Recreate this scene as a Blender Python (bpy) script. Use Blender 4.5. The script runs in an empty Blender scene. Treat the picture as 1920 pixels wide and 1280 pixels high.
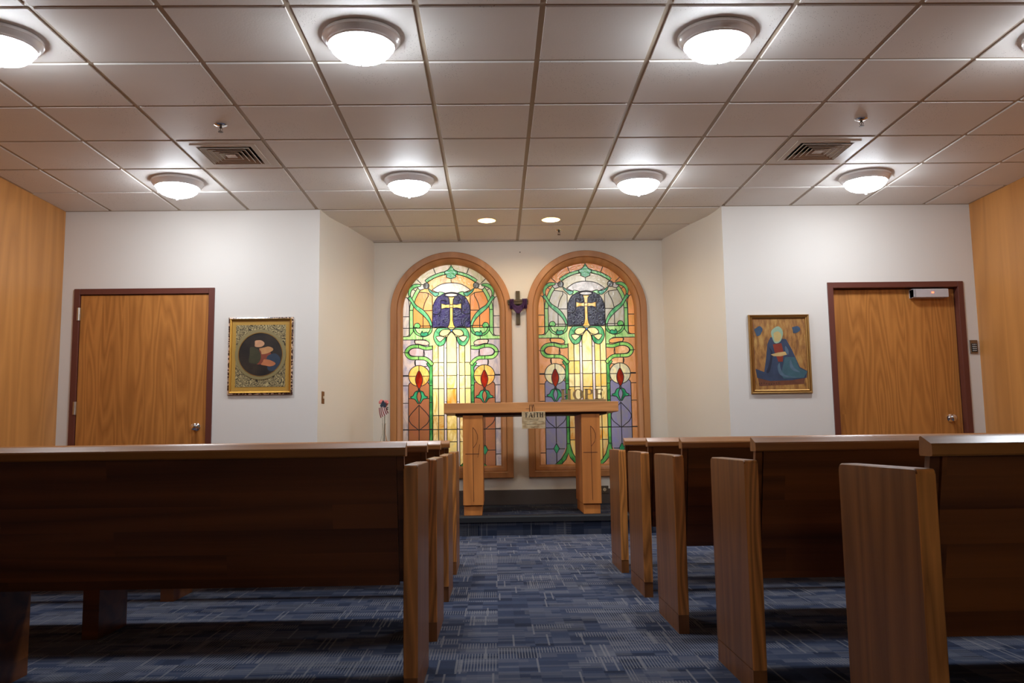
import bpy, bmesh, math, random
import numpy as np
from math import pi, sin, cos, sqrt, radians
from mathutils import Vector, Matrix
from mathutils.geometry import tessellate_polygon
random.seed(7)
S = bpy.context.scene
COL = S.collection

# ------------------------------------------------------------------ camera
HC = 0.84                                   # lens height above the floor
F_PX = 1604.7
cam_d = bpy.data.cameras.new('camera'); cam = bpy.data.objects.new('camera', cam_d); COL.objects.link(cam)
cam_d.sensor_width = 36.0; cam_d.lens = F_PX/1920*36.0
pit, rol, yaw = 0.11250, -0.0139, 0.0204
Fw = Vector((sin(yaw)*cos(pit), cos(yaw)*cos(pit), sin(pit)))
Rr = Vector((cos(yaw), -sin(yaw), 0)); Up = Rr.cross(Fw)
R2 = Rr*cos(rol) + Up*sin(rol); U2 = Up*cos(rol) - Rr*sin(rol)
M = Matrix.Identity(4)
for i in range(3):
    M[i][0] = R2[i]; M[i][1] = U2[i]; M[i][2] = -Fw[i]
M[0][3], M[1][3], M[2][3] = 0, 0, HC
cam.matrix_world = M
cam_d.clip_start = 0.05
S.camera = cam

# ------------------------------------------------------------------ world, exposure
S.view_settings.view_transform = 'Standard'; S.view_settings.look = 'None'
S.view_settings.gamma = 1.0; S.view_settings.use_curve_mapping = False
S.view_settings.exposure = 0.12
w = bpy.data.worlds.new('world'); S.world = w; w.use_nodes = True
w.node_tree.nodes['Background'].inputs[0].default_value = (0.5, 0.5, 0.5, 1)
w.node_tree.nodes['Background'].inputs[1].default_value = 0.0
LAMP_STRENGTH = 62.0
REAR_FILL_STRENGTH = 14.0
LAMP_COLOR = (0.865, 0.93, 1.0)
DOWN_W = 16.0

# ------------------------------------------------------------------ node helpers
def lin(r, g, b):
    f = lambda c: (c/255/12.92) if c/255 <= 0.04045 else ((c/255+0.055)/1.055)**2.4
    return (f(r), f(g), f(b), 1.0)

class NT:
    def __init__(s, name):
        s.m = bpy.data.materials.new(name); s.m.use_nodes = True
        s.t = s.m.node_tree; s.t.nodes.clear()
        s.out = s.n('ShaderNodeOutputMaterial')
    def n(s, typ, **kw):
        nd = s.t.nodes.new(typ)
        for k, v in kw.items(): setattr(nd, k, v)
        return nd
    def l(s, a, b): s.t.links.new(a, b)
    def put(s, sock, v):
        if hasattr(v, 'is_output') or isinstance(v, bpy.types.NodeSocket): s.l(v, sock)
        else: sock.default_value = v
    def math(s, op, a, b=0.0, c=None):
        nd = s.n('ShaderNodeMath', operation=op)
        s.put(nd.inputs[0], a); s.put(nd.inputs[1], b)
        if c is not None: s.put(nd.inputs[2], c)
        return nd.outputs[0]
    def mix(s, fac, a, b, blend='MIX'):
        nd = s.n('ShaderNodeMix', data_type='RGBA', blend_type=blend)
        s.put(nd.inputs[0], fac); s.put(nd.inputs[6], a); s.put(nd.inputs[7], b)
        return nd.outputs[2]
    def coord(s, kind='Object'):
        return s.n('ShaderNodeTexCoord').outputs[kind]
    def mapping(s, v, scale=(1,1,1), loc=(0,0,0), rot=(0,0,0)):
        nd = s.n('ShaderNodeMapping'); s.l(v, nd.inputs[0])
        nd.inputs['Scale'].default_value = scale; nd.inputs['Rotation'].default_value = rot
        s.put(nd.inputs['Location'], loc)
        return nd.outputs[0]
    def noise(s, v, scale, detail=3, rough=0.5, dist=0.0):
        nd = s.n('ShaderNodeTexNoise'); s.l(v, nd.inputs['Vector'])
        nd.inputs['Scale'].default_value = scale; nd.inputs['Detail'].default_value = detail
        nd.inputs['Roughness'].default_value = rough; nd.inputs['Distortion'].default_value = dist
        return nd.outputs[0]
    def ramp(s, fac, stops):
        nd = s.n('ShaderNodeValToRGB'); s.l(fac, nd.inputs[0]); cr = nd.color_ramp
        while len(cr.elements) < len(stops): cr.elements.new(0.5)
        for e, (p, c) in zip(cr.elements, stops):
            e.position = p; e.color = c if len(c) == 4 else (*c, 1)
        return nd.outputs[0]
    def bump(s, h, strength=0.2, dist=0.01):
        nd = s.n('ShaderNodeBump'); s.l(h, nd.inputs['Height'])
        nd.inputs['Strength'].default_value = strength; nd.inputs['Distance'].default_value = dist
        return nd.outputs[0]
    def bsdf(s, col, rough=0.5, metal=0.0, spec=0.5, coat=0.0, coat_r=0.1, normal=None):
        b = s.n('ShaderNodeBsdfPrincipled')
        s.put(b.inputs['Base Color'], col); s.put(b.inputs['Roughness'], rough)
        b.inputs['Metallic'].default_value = metal; b.inputs['Specular IOR Level'].default_value = spec
        b.inputs['Coat Weight'].default_value = coat; b.inputs['Coat Roughness'].default_value = coat_r
        if normal is not None: s.l(normal, b.inputs['Normal'])
        s.l(b.outputs[0], s.out.inputs[0])
        return b

def plain(name, rgb, rough=0.5, metal=0.0, var=0.06, scale=8, coat=0.0, bump=0.0):
    m = NT(name); c = lin(*rgb)
    nz = m.noise(m.coord(), scale, 4)
    col = m.mix(nz, tuple(x*(1-var) for x in c[:3])+(1,), tuple(min(1, x*(1+var)) for x in c[:3])+(1,))
    nm = m.bump(nz, bump, 0.005) if bump else None
    m.bsdf(col, rough, metal, coat=coat, normal=nm)
    return m.m

def wood(name, light, dark, grain='Z', face='Y', rings=9.0, freq=1.6, stretch=0.10, rough=0.4, coat=0.0,
         contrast=0.6, plank=None, spec=0.5, coat_r=0.12, plank_var=0.25, seglen=1.1):
    """oak: contour lines of a stretched noise (cathedral figure) plus fine pores"""
    m = NT(name); L, D = lin(*light), lin(*dark)
    oi = m.n('ShaderNodeObjectInfo')
    cc = m.n('ShaderNodeVectorMath', operation='ADD'); m.l(m.coord(), cc.inputs[0])
    rv = m.n('ShaderNodeCombineXYZ'); r = m.math('MULTIPLY', oi.outputs['Random'], 17.0)
    for i in range(3): m.l(r, rv.inputs[i])
    m.l(rv.outputs[0], cc.inputs[1]); v = cc.outputs[0]
    ax = 'XYZ'.index(grain)
    sc = [1, 1, 1]; sc[ax] = stretch
    pv = None
    if plank:
        pax, size = plank
        sep = m.n('ShaderNodeSeparateXYZ'); m.l(v, sep.inputs[0])
        idx = m.math('FLOOR', m.math('DIVIDE', sep.outputs['XYZ'.index(pax)], size))
        seg = m.math('FLOOR', m.math('DIVIDE', m.math('ADD', sep.outputs[ax], m.math('MULTIPLY', idx, 0.37)), seglen))
        wn = m.n('ShaderNodeTexWhiteNoise', noise_dimensions='2D')
        cb = m.n('ShaderNodeCombineXYZ'); m.l(idx, cb.inputs[0]); m.l(seg, cb.inputs[1]); m.l(cb.outputs[0], wn.inputs['Vector'])
        pv = wn.outputs['Value']
        off = m.n('ShaderNodeVectorMath', operation='SCALE'); m.l(wn.outputs['Color'], off.inputs[0]); off.inputs['Scale'].default_value = 9
        ad = m.n('ShaderNodeVectorMath', operation='ADD'); m.l(v, ad.inputs[0]); m.l(off.outputs[0], ad.inputs[1]); v = ad.outputs[0]
    mp = m.mapping(v, tuple(sc))
    n1 = m.noise(mp, freq, 2, 0.45)
    ring = m.math('PINGPONG', m.math('MULTIPLY', n1, rings), 0.5)
    ring = m.math('MULTIPLY', ring, 2.0)
    sf = [1, 1, 1]; sf[ax] = 0.03
    fine = m.noise(m.mapping(v, tuple(sf)), 110, 3, 0.6)
    big = m.noise(m.mapping(v, tuple(sc)), 0.9, 2)
    f = m.math('ADD', m.math('MULTIPLY', ring, 0.5), m.math('ADD', m.math('MULTIPLY', fine, 0.35), m.math('MULTIPLY', big, 0.25)))
    if pv is not None: f = m.math('ADD', f, m.math('MULTIPLY', m.math('SUBTRACT', pv, 0.5), plank_var*2))
    mid = tuple(L[i]*(1-contrast)+D[i]*contrast for i in range(3))+(1,)
    col = m.ramp(f, [(0.18, mid), (0.5, tuple(0.5*(L[i]+mid[i]) for i in range(3))+(1,)), (0.85, L)])
    b = m.bsdf(col, rough, spec=spec, coat=coat, coat_r=coat_r, normal=m.bump(fine, 0.08, 0.002))
    return m.m

def metal(name, rgb, rough=0.3):
    m = NT(name); m.bsdf(lin(*rgb), m.math('ADD', m.math('MULTIPLY', m.noise(m.coord(), 30), 0.1), rough-0.05), 1.0); return m.m

def emis(name, rgb, strength):
    m = NT(name); e = m.n('ShaderNodeEmission'); e.inputs[0].default_value = (*rgb, 1); e.inputs[1].default_value = strength
    m.l(e.outputs[0], m.out.inputs[0]); return m.m

# ------------------------------------------------------------------ materials
def mk_wall(name, rgb):
    m = NT(name); c = m.coord()
    n = m.noise(c, 1.2, 3); f = m.noise(c, 140, 2)
    L = lin(*rgb)
    col = m.mix(n, tuple(x*0.965 for x in L[:3])+(1,), L)
    m.bsdf(col, 0.62, spec=0.3, normal=m.bump(f, 0.10, 0.002)); return m.m
WALL = mk_wall('wall_paint', (234, 229, 222))
APSE = mk_wall('apse_paint', (236, 228, 214))
def mk_ceiling():
    m = NT('ceiling_tile'); c = m.coord()
    n = m.noise(c, 3.0, 3)
    vor = m.n('ShaderNodeTexVoronoi'); m.l(c, vor.inputs[0]); vor.inputs['Scale'].default_value = 75
    patch = m.noise(c, 2.2, 2)
    pits = m.math('LESS_THAN', vor.outputs['Distance'], 0.14)
    pits = m.math('MULTIPLY', pits, m.math('GREATER_THAN', patch, 0.57))
    tex = m.noise(c, 90, 3, 0.6)
    base = m.mix(n, lin(228, 223, 217), lin(236, 232, 227))
    col = m.mix(m.math('MULTIPLY', pits, 0.8), base, lin(80, 68, 60))
    h = m.math('SUBTRACT', m.math('MULTIPLY', tex, m.math('MULTIPLY', patch, 0.8)), m.math('MULTIPLY', pits, 0.8))
    m.bsdf(col, 0.56, spec=0.30, normal=m.bump(h, 0.45, 0.004)); return m.m
CEIL = mk_ceiling()
GRIDM = plain('ceiling_tee_paint', (176, 160, 140), 0.5)
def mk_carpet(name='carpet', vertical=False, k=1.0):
    m = NT(name); c = m.coord()
    sep = m.n('ShaderNodeSeparateXYZ'); m.l(c, sep.inputs[0])
    x = sep.outputs[0]; y = sep.outputs[2 if vertical else 1]
    T = 0.457
    tx = m.math('FLOOR', m.math('DIVIDE', x, T)); ty = m.math('FLOOR', m.math('DIVIDE', y, T))
    def wn(a, b, seed=0.0):
        cb = m.n('ShaderNodeCombineXYZ'); m.put(cb.inputs[0], a); m.put(cb.inputs[1], b); cb.inputs[2].default_value = seed
        nd = m.n('ShaderNodeTexWhiteNoise', noise_dimensions='3D'); m.l(cb.outputs[0], nd.inputs['Vector']); return nd.outputs['Value']
    tile = wn(tx, ty, 3.0)
    odd = m.math('GREATER_THAN', wn(tx, ty, 9.0), 0.5)
    def blk(sx, sy, seed):
        return wn(m.math('FLOOR', m.math('DIVIDE', x, sx)), m.math('FLOOR', m.math('DIVIDE', y, sy)), seed)
    a = blk(.152, .046, 1.0); b = blk(.076, .0915, 2.0); d = blk(.0254, .1143, 4.0); e = blk(.114, .0229, 5.0)
    base = m.ramp(m.math('ADD', m.math('MULTIPLY', a, 0.55), m.math('MULTIPLY', b, 0.45)),
                  [(0.1, tuple(k*q for q in lin(47, 54, 73)[:3])), (0.5, tuple(k*q for q in lin(65, 74, 98)[:3])), (0.95, tuple(k*q for q in lin(92, 97, 114)[:3]))])
    hb = m.math('MULTIPLY', m.math('GREATER_THAN', e, 0.72), m.math('GREATER_THAN', a, 0.35))
    base = m.mix(m.math('MULTIPLY', hb, 0.45), base, tuple(k*q for q in lin(104, 106, 118)[:3])+(1,))
    # fine light yarn lines along the tile, in blocks
    st = m.math('LESS_THAN', m.math('FRACT', m.math('DIVIDE', x, 0.0115)), 0.36)
    blkm = m.math('GREATER_THAN', m.math('ADD', m.math('MULTIPLY', blk(.165, .085, 6.0), 0.7), m.math('MULTIPLY', odd, 0.3)), 0.62)
    st = m.math('MULTIPLY', st, blkm)
    lone = m.math('MULTIPLY', m.math('GREATER_THAN', blk(.0076, .20, 7.0), 0.955), 1.0)
    sth = m.math('MULTIPLY', m.math('LESS_THAN', m.math('FRACT', m.math('DIVIDE', y, 0.0145)), 0.32), m.math('GREATER_THAN', blk(.13, .09, 8.0), 0.80))
    lines = m.math('MAXIMUM', m.math('MAXIMUM', st, lone), sth)
    fl = m.noise(c, 260, 2)
    lines = m.math('MULTIPLY', lines, m.math('ADD', 0.22, m.math('MULTIPLY', fl, 0.6)))
    col = m.mix(lines, base, tuple(k*q for q in lin(150, 148, 150)[:3])+(1,))
    col = m.mix(m.math('MULTIPLY', m.math('SUBTRACT', tile, 0.3), 0.18), col, (0.005, 0.006, 0.01, 1))
    m.bsdf(col, 0.95, spec=0.1, normal=m.bump(fl, 0.5, 0.004)); return m.m
CARPET = mk_carpet()
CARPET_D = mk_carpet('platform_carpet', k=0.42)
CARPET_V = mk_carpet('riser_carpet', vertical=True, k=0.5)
RUBBER = plain('black_rubber', (24, 24, 28), 0.65)
BASE_M = plain('dark_brown_vinyl', (86, 76, 72), 0.3)
PANEL = wood('wall_oak_veneer', (206, 142, 76), (142, 86, 38), 'Z', rings=9, freq=2.4, stretch=0.10, rough=0.42, contrast=0.42, plank=('Y', 0.61), plank_var=0.05, seglen=50)
DARKPANEL = wood('rear_walnut_panel', (92, 62, 44), (50, 30, 20), 'Z', rings=8, freq=2.4, stretch=0.1, rough=0.5)
DOORW = wood('door_oak_veneer', (200, 133, 66), (118, 62, 20), 'Z', rings=14, freq=5.0, stretch=0.10, rough=0.38, contrast=0.55, plank=('X', 0.19), plank_var=0.07, seglen=50)
MAROON = plain('maroon_paint', (104, 56, 46), 0.38)
TRIMW = wood('window_oak', (198, 138, 84), (130, 76, 34), 'Z', rings=8, freq=2.5, stretch=0.12, rough=0.4, contrast=0.45)
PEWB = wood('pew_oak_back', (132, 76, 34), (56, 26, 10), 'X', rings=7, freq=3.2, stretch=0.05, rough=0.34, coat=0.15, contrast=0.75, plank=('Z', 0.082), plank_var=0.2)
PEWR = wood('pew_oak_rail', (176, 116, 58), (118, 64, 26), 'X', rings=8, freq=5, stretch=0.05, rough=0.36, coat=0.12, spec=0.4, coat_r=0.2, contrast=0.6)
PEWE = wood('pew_oak_end', (150, 94, 46), (78, 42, 18), 'Z', rings=10, freq=4.0, stretch=0.07, rough=0.38, coat=0.08, spec=0.35, contrast=0.65)
PEWN = wood('pew_oak_edge', (232, 154, 78), (96, 52, 24), 'Z', rings=13, freq=8.0, stretch=0.10, rough=0.30, coat=0.3, contrast=0.8)
ALTW = wood('altar_cedar', (222, 140, 66), (152, 82, 30), 'Z', rings=8, freq=3.5, stretch=0.10, rough=0.5, contrast=0.55)
ALTT = wood('altar_top_cedar', (226, 156, 92), (146, 84, 38), 'X', rings=10, freq=5.0, stretch=0.10, rough=0.5, contrast=0.6)
CARVE = plain('burnt_carving', (92, 46, 20), 0.7)
NICKEL = plain('white_enamel_ring', (244, 241, 240), 0.25, metal=0.1, coat=0.6)
CHROME = metal('chrome', (225, 225, 228), 0.12)
STEEL = metal('hinge_steel', (205, 200, 190), 0.35)
DARKMET = metal('dark_bronze', (90, 78, 66), 0.4)
VENTM = plain('vent_paint', (196, 182, 166), 0.45)
VENTK = plain('vent_shadow_black', (14, 12, 11), 0.8)
BOWL = emis('bowl_glass_lit', LAMP_COLOR, LAMP_STRENGTH)
GOLDREF = plain('gold_reflector', (206, 150, 74), 0.5, metal=0.2)
WARMBULB = emis('warm_bulb', (1.0, 0.72, 0.36), 6.0)
WHITEP = plain('white_cavity', (240, 238, 232), 0.8)
LEAD = plain('lead_came', (40, 38, 44), 0.5)
GILT = metal('gilt_frame', (206, 160, 78), 0.35)
GILT2 = metal('antique_gold', (176, 138, 84), 0.4)
DKRED = plain('frame_dark_edge', (70, 30, 20), 0.4)

# ------------------------------------------------------------------ mesh helpers
class MB:
    def __init__(s): s.bm = bmesh.new(); s.mats = []; s.mi = 0
    def mat(s, m):
        if m not in s.mats: s.mats.append(m)
        s.mi = s.mats.index(m); return s
    def face(s, vs):
        try:
            f = s.bm.faces.new(vs); f.material_index = s.mi; return f
        except ValueError: return None
    def box(s, x0, x1, y0, y1, z0, z1, bev=0.0):
        if bev > 0:
            g = bmesh.ops.create_cube(s.bm, size=1.0)
            vs = g['verts']
            for v in vs:
                v.co = Vector(((x0+x1)/2+v.co.x*(x1-x0), (y0+y1)/2+v.co.y*(y1-y0), (z0+z1)/2+v.co.z*(z1-z0)))
            fs = set(f for v in vs for f in v.link_faces)
            for f in fs: f.material_index = s.mi
            es = list(set(e for v in vs for e in v.link_edges))
            r = bmesh.ops.bevel(s.bm, geom=es, offset=bev, segments=2, affect='EDGES', profile=0.5)
            for f in r['faces']: f.material_index = s.mi
            return
        v = [s.bm.verts.new(p) for p in ((x0,y0,z0),(x1,y0,z0),(x1,y1,z0),(x0,y1,z0),(x0,y0,z1),(x1,y0,z1),(x1,y1,z1),(x0,y1,z1))]
        for q in ((0,3,2,1),(4,5,6,7),(0,1,5,4),(1,2,6,5),(2,3,7,6),(3,0,4,7)): s.face([v[i] for i in q])
    def prism(s, pts, a0, a1, axis='X', both=True):
        """polygon in the two other axes, extruded along axis from a0 to a1"""
        def P(p, a):
            if axis == 'X': return (a, p[0], p[1])
            if axis == 'Y': return (p[0], a, p[1])
            return (p[0], p[1], a)
        A = [s.bm.verts.new(P(p, a0)) for p in pts]; B = [s.bm.verts.new(P(p, a1)) for p in pts]
        n = len(pts)
        for i in range(n): s.face([A[i], A[(i+1)%n], B[(i+1)%n], B[i]])
        s.face(A[::-1]); s.face(B)
    def lathe(s, prof, c=(0,0,0), n=40, axis='Z', flip=False):
        rings = []
        for r, h in prof:
            if r < 1e-5:
                p = {'Z': (c[0], c[1], c[2]+h), 'Y': (c[0], c[1]+h, c[2]), 'X': (c[0]+h, c[1], c[2])}[axis]
                rings.append([s.bm.verts.new(p)])
            else:
                rr = []
                for i in range(n):
                    a = 2*pi*i/n; u, v = r*cos(a), r*sin(a)
                    p = {'Z': (c[0]+u, c[1]+v, c[2]+h), 'Y': (c[0]+u, c[1]+h, c[2]+v), 'X': (c[0]+h, c[1]+u, c[2]+v)}[axis]
                    rr.append(s.bm.verts.new(p))
                rings.append(rr)
        for A, B in zip(rings, rings[1:]):
            if len(A) == 1 and len(B) == 1: continue
            for i in range(n):
                j = (i+1) % n
                if len(A) == 1: s.face([A[0], B[j], B[i]])
                elif len(B) == 1: s.face([A[i], A[j], B[0]])
                else: s.face([A[i], A[j], B[j], B[i]])
    def tube(s, pts, r, n=8, cap=True):
        pts = [Vector(p) for p in pts]; rings = []
        for i, p in enumerate(pts):
            d = (pts[min(i+1, len(pts)-1)]-pts[max(i-1, 0)]).normalized()
            up = Vector((0, 0, 1)) if abs(d.z) < 0.9 else Vector((1, 0, 0))
            a = d.cross(up).normalized(); b = d.cross(a)
            rad = r[i] if isinstance(r, (list, tuple)) else r
            rings.append([s.bm.verts.new(p+a*rad*cos(2*pi*k/n)+b*rad*sin(2*pi*k/n)) for k in range(n)])
        for A, B in zip(rings, rings[1:]):
            for k in range(n): s.face([A[k], A[(k+1)%n], B[(k+1)%n], B[k]])
        if cap: s.face(rings[0][::-1]); s.face(rings[-1])
    def sphere(s, c, r, sx=1, sy=1, sz=1, u=14, v=8):
        prof = [(r*sin(pi*i/v), -r*cos(pi*i/v)) for i in range(v+1)]
        k = len(s.bm.verts); s.bm.verts.ensure_lookup_table()
        s.lathe(prof, (0,0,0), u); s.bm.verts.ensure_lookup_table()
        for q in s.bm.verts[k:]: q.co = Vector((c[0]+q.co.x*sx, c[1]+q.co.y*sy, c[2]+q.co.z*sz))
    def obj(s, name, mats=None, parent=None, smooth=False, loc=(0,0,0)):
        bmesh.ops.recalc_face_normals(s.bm, faces=s.bm.faces)
        me = bpy.data.meshes.new(name); s.bm.to_mesh(me); s.bm.free()
        for m in (s.mats or ([mats] if not isinstance(mats, (list, tuple)) else mats)): me.materials.append(m)
        if smooth:
            for p in me.polygons: p.use_smooth = True
            try: me.set_sharp_from_angle(angle=radians(35))
            except Exception: pass
        o = bpy.data.objects.new(name, me); COL.objects.link(o); o.location = loc
        if parent: o.parent = parent
        return o
def tag(o, label=None, cat=None, group=None, kind=None):
    if label: o['label'] = label
    if cat: o['category'] = cat
    if group: o['group'] = group
    if kind: o['kind'] = kind
    return o
def empty(name, loc, label, cat, group=None):
    e = bpy.data.objects.new(name, None); COL.objects.link(e); e.location = loc; e.empty_display_size = 0.1
    return tag(e, label, cat, group)
def copy_tree(o, parent=None):
    c = o.copy(); COL.objects.link(c); c.parent = parent
    for ch in list(o.children): copy_tree(ch, c)
    return c
def quick(name, mat, parent=None, smooth=False, bev=0.0, **kw):
    b = MB(); b.box(*kw['b'], bev=bev); return b.obj(name, mat, parent, smooth)

# ------------------------------------------------------------------ room shell
ZC = HC+2.0615                              # tile face height
XL, XR, YF, YA, YB = -3.81, 4.335, 7.53, 8.84, -0.6
ZP = 0.168                                  # altar platform height
TH = 0.12
def struct(o, label, cat): return tag(o, label, cat, kind='structure')

b = MB(); b.box(XL-TH, XR+TH, YB-TH, YF+0.06, -0.12, 0)
struct(b.obj('floor', CARPET), 'blue patterned carpet tile floor with thin pale lines', 'floor')
# walls
b = MB(); b.box(XL-TH, XL, YB, YF, 0, ZC+.25)
struct(b.obj('wall_left', PANEL), 'warm oak veneer panelled wall on the left side', 'wall')
b = MB(); b.box(XR, XR+TH, YB, YF, 0, ZC+.25)
struct(b.obj('wall_right', PANEL), 'warm oak veneer panelled wall on the right side', 'wall')
b = MB(); DXa, DXb = -.30, 1.75
b.box(XL-TH, DXa, YB-TH, YB, 0, ZC+.25); b.box(DXb, XR+TH, YB-TH, YB, 0, ZC+.25); b.box(DXa, DXb, YB-TH, YB, 2.13, ZC+.25)
struct(b.obj('wall_rear', DARKPANEL), 'unseen dark walnut rear wall, its opening added to shape light on the pew backs', 'wall')  # unseen wall, made dark and opened to control light on the pew backs
b = MB(); HY = -3.6
b.box(-1.6, 3.0, HY, YB-TH, -.12, 0); b.box(-1.6, 3.0, HY, YB-TH, 2.5, 2.6); b.box(-1.7, -1.6, HY, YB-TH, 0, 2.6); b.box(3.0, 3.1, HY, YB-TH, 0, 2.6); b.box(-1.7, 3.1, HY-.1, HY, 0, 2.6)
struct(b.obj('wall_added_corridor', WALL), 'added plain corridor box behind the camera, holding the light for the pew backs', 'wall')  # corridor added to carry the fill light through the opening
hl = bpy.data.objects.new('rear_fill_light', None); COL.objects.link(hl); hl.location = (.45, -2.7, 2.494)  # added unseen lamp, fills the pew backs from behind
tag(hl, 'added unseen light panel behind the camera, brightening the pew backs', 'ceiling light')
b = MB(); b.box(-.52, .52, -.32, .32, -.05, 0, .004); b.obj('housing', plain('panel_white', (230, 230, 228), .4), hl)
b = MB(); b.box(-.49, .49, -.29, .29, -.058, -.0505); b.obj('diffuser', emis('rear_fill_diffuser', (1, .97, .92), REAR_FILL_STRENGTH), hl)
LCURV = [(-1.554,7.53),(-1.545,7.606),(-1.519,7.796),(-1.479,7.954),(-1.437,8.088),(-1.400,8.216),(-1.327,8.54),(-1.252,8.84)]
RCURV = [(2.067,7.53),(2.058,7.66),(2.029,7.86),(1.978,8.03),(1.930,8.176),(1.875,8.412),(1.774,8.84)]
def front_wall(name, x0, x1, dx0, dx1, dz, label):
    b = MB()
    b.box(x0, dx0, YF, YF+TH, 0, ZC+.25); b.box(dx1, x1, YF, YF+TH, 0, ZC+.25); b.box(dx0, dx1, YF, YF+TH, dz, ZC+.25)
    struct(b.obj(name, WALL), label, 'wall')
front_wall('wall_front_left', XL-TH, -1.554, -3.655, -2.515, HC+1.315, 'white front wall holding the left door and the round picture')
front_wall('wall_front_right', 2.067, XR+TH, 3.035, 4.175, HC+1.305, 'white front wall holding the right door and keypad')
def curved(name, pts, off, label):
    b = MB()
    out = [(x+off, max(y, YF+TH+.01)) for x, y in pts]
    b.prism(pts+out[::-1], 0, ZC+.25, 'Z')
    struct(b.obj(name, APSE, smooth=True), label, 'wall')
curved('wall_apse_left', LCURV, -TH, 'curved cream side wall of the altar alcove, left')
curved('wall_apse_right', RCURV, TH, 'curved cream side wall of the altar alcove, right')

# --- apse back wall with two arched openings
K = 0.0011286                               # metres per drawing unit of the window pattern
GR = 447*K; GB = 2036; GT = 175             # glass radius, bottom and top in drawing units
WIN = [(-0.4495, HC+1.823), (0.964, HC+1.826)]
def arch(cx, zt, r_out, bottom, n=40, r0=GR):
    """closed outline; r_out radius, spring line kept"""
    zs = zt-r0
    pts = [(cx+r_out*cos(pi*i/n), zs+r_out*sin(pi*i/n)) for i in range(n+1)]
    return pts+[(cx-r_out, bottom), (cx+r_out, bottom)]
ztop = ZC+.25
outer = [(-1.40, 0), (1.92, 0), (1.92, ztop), (-1.40, ztop)]
holes = [arch(cx, zt, GR+0.03, zt-(GB-GT)*K-0.03) for cx, zt in WIN]
loops = [outer]+[h[::-1] for h in holes]
b = MB()
allp = [p for lp in loops for p in lp]
tris = tessellate_polygon([[Vector((p[0], p[1], 0)) for p in lp] for lp in loops])
fr = [b.bm.verts.new((p[0], YA, p[1])) for p in allp]; bk = [b.bm.verts.new((p[0], YA+TH, p[1])) for p in allp]
for t in tris:
    b.face([fr[i] for i in t]); b.face([bk[i] for i in reversed(t)])
k0 = 0
for lp in loops:
    n = len(lp)
    for i in range(n): b.face([fr[k0+i], fr[k0+(i+1)%n], bk[k0+(i+1)%n], bk[k0+i]])
    k0 += n
struct(b.obj('wall_apse_back', APSE), 'cream alcove back wall pierced by two arched windows', 'wall')

# --- platform
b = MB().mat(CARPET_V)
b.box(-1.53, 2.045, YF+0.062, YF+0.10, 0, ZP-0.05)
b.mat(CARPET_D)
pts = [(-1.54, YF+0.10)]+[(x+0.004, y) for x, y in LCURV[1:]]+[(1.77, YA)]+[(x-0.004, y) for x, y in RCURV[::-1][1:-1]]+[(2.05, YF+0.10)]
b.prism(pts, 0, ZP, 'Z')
b.mat(RUBBER)
b.prism([(YF+0.045, ZP-0.052), (YF+0.045, ZP-0.012), (YF+0.055, ZP+0.001), (YF+0.135, ZP+0.0015), (YF+0.135, ZP-0.052)], -1.54, 2.055, 'X')
struct(b.obj('floor_platform'), 'low altar platform of dark carpet with a black nosing', 'platform')
b = MB(); b.box(-1.25, 1.772, YA-0.012, YA, ZP, ZP+.150, 0.003)
struct(b.obj('baseboard_apse', BASE_M), 'dark brown vinyl base along the alcove wall', 'baseboard')
b = MB(); b.box(-2.475, -1.554, YF-.012, YF, 0, .15); b.box(XL, -3.695, YF-.012, YF, 0, .15)
struct(b.obj('baseboard_left', BASE_M), 'dark brown vinyl base on the left front wall', 'baseboard')
b = MB(); b.box(2.067, 2.994, YF-.012, YF, 0, .15); b.box(4.222, XR, YF-.012, YF, 0, .15)
struct(b.obj('baseboard_right', BASE_M), 'dark brown vinyl base on the right front wall', 'baseboard')

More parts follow.
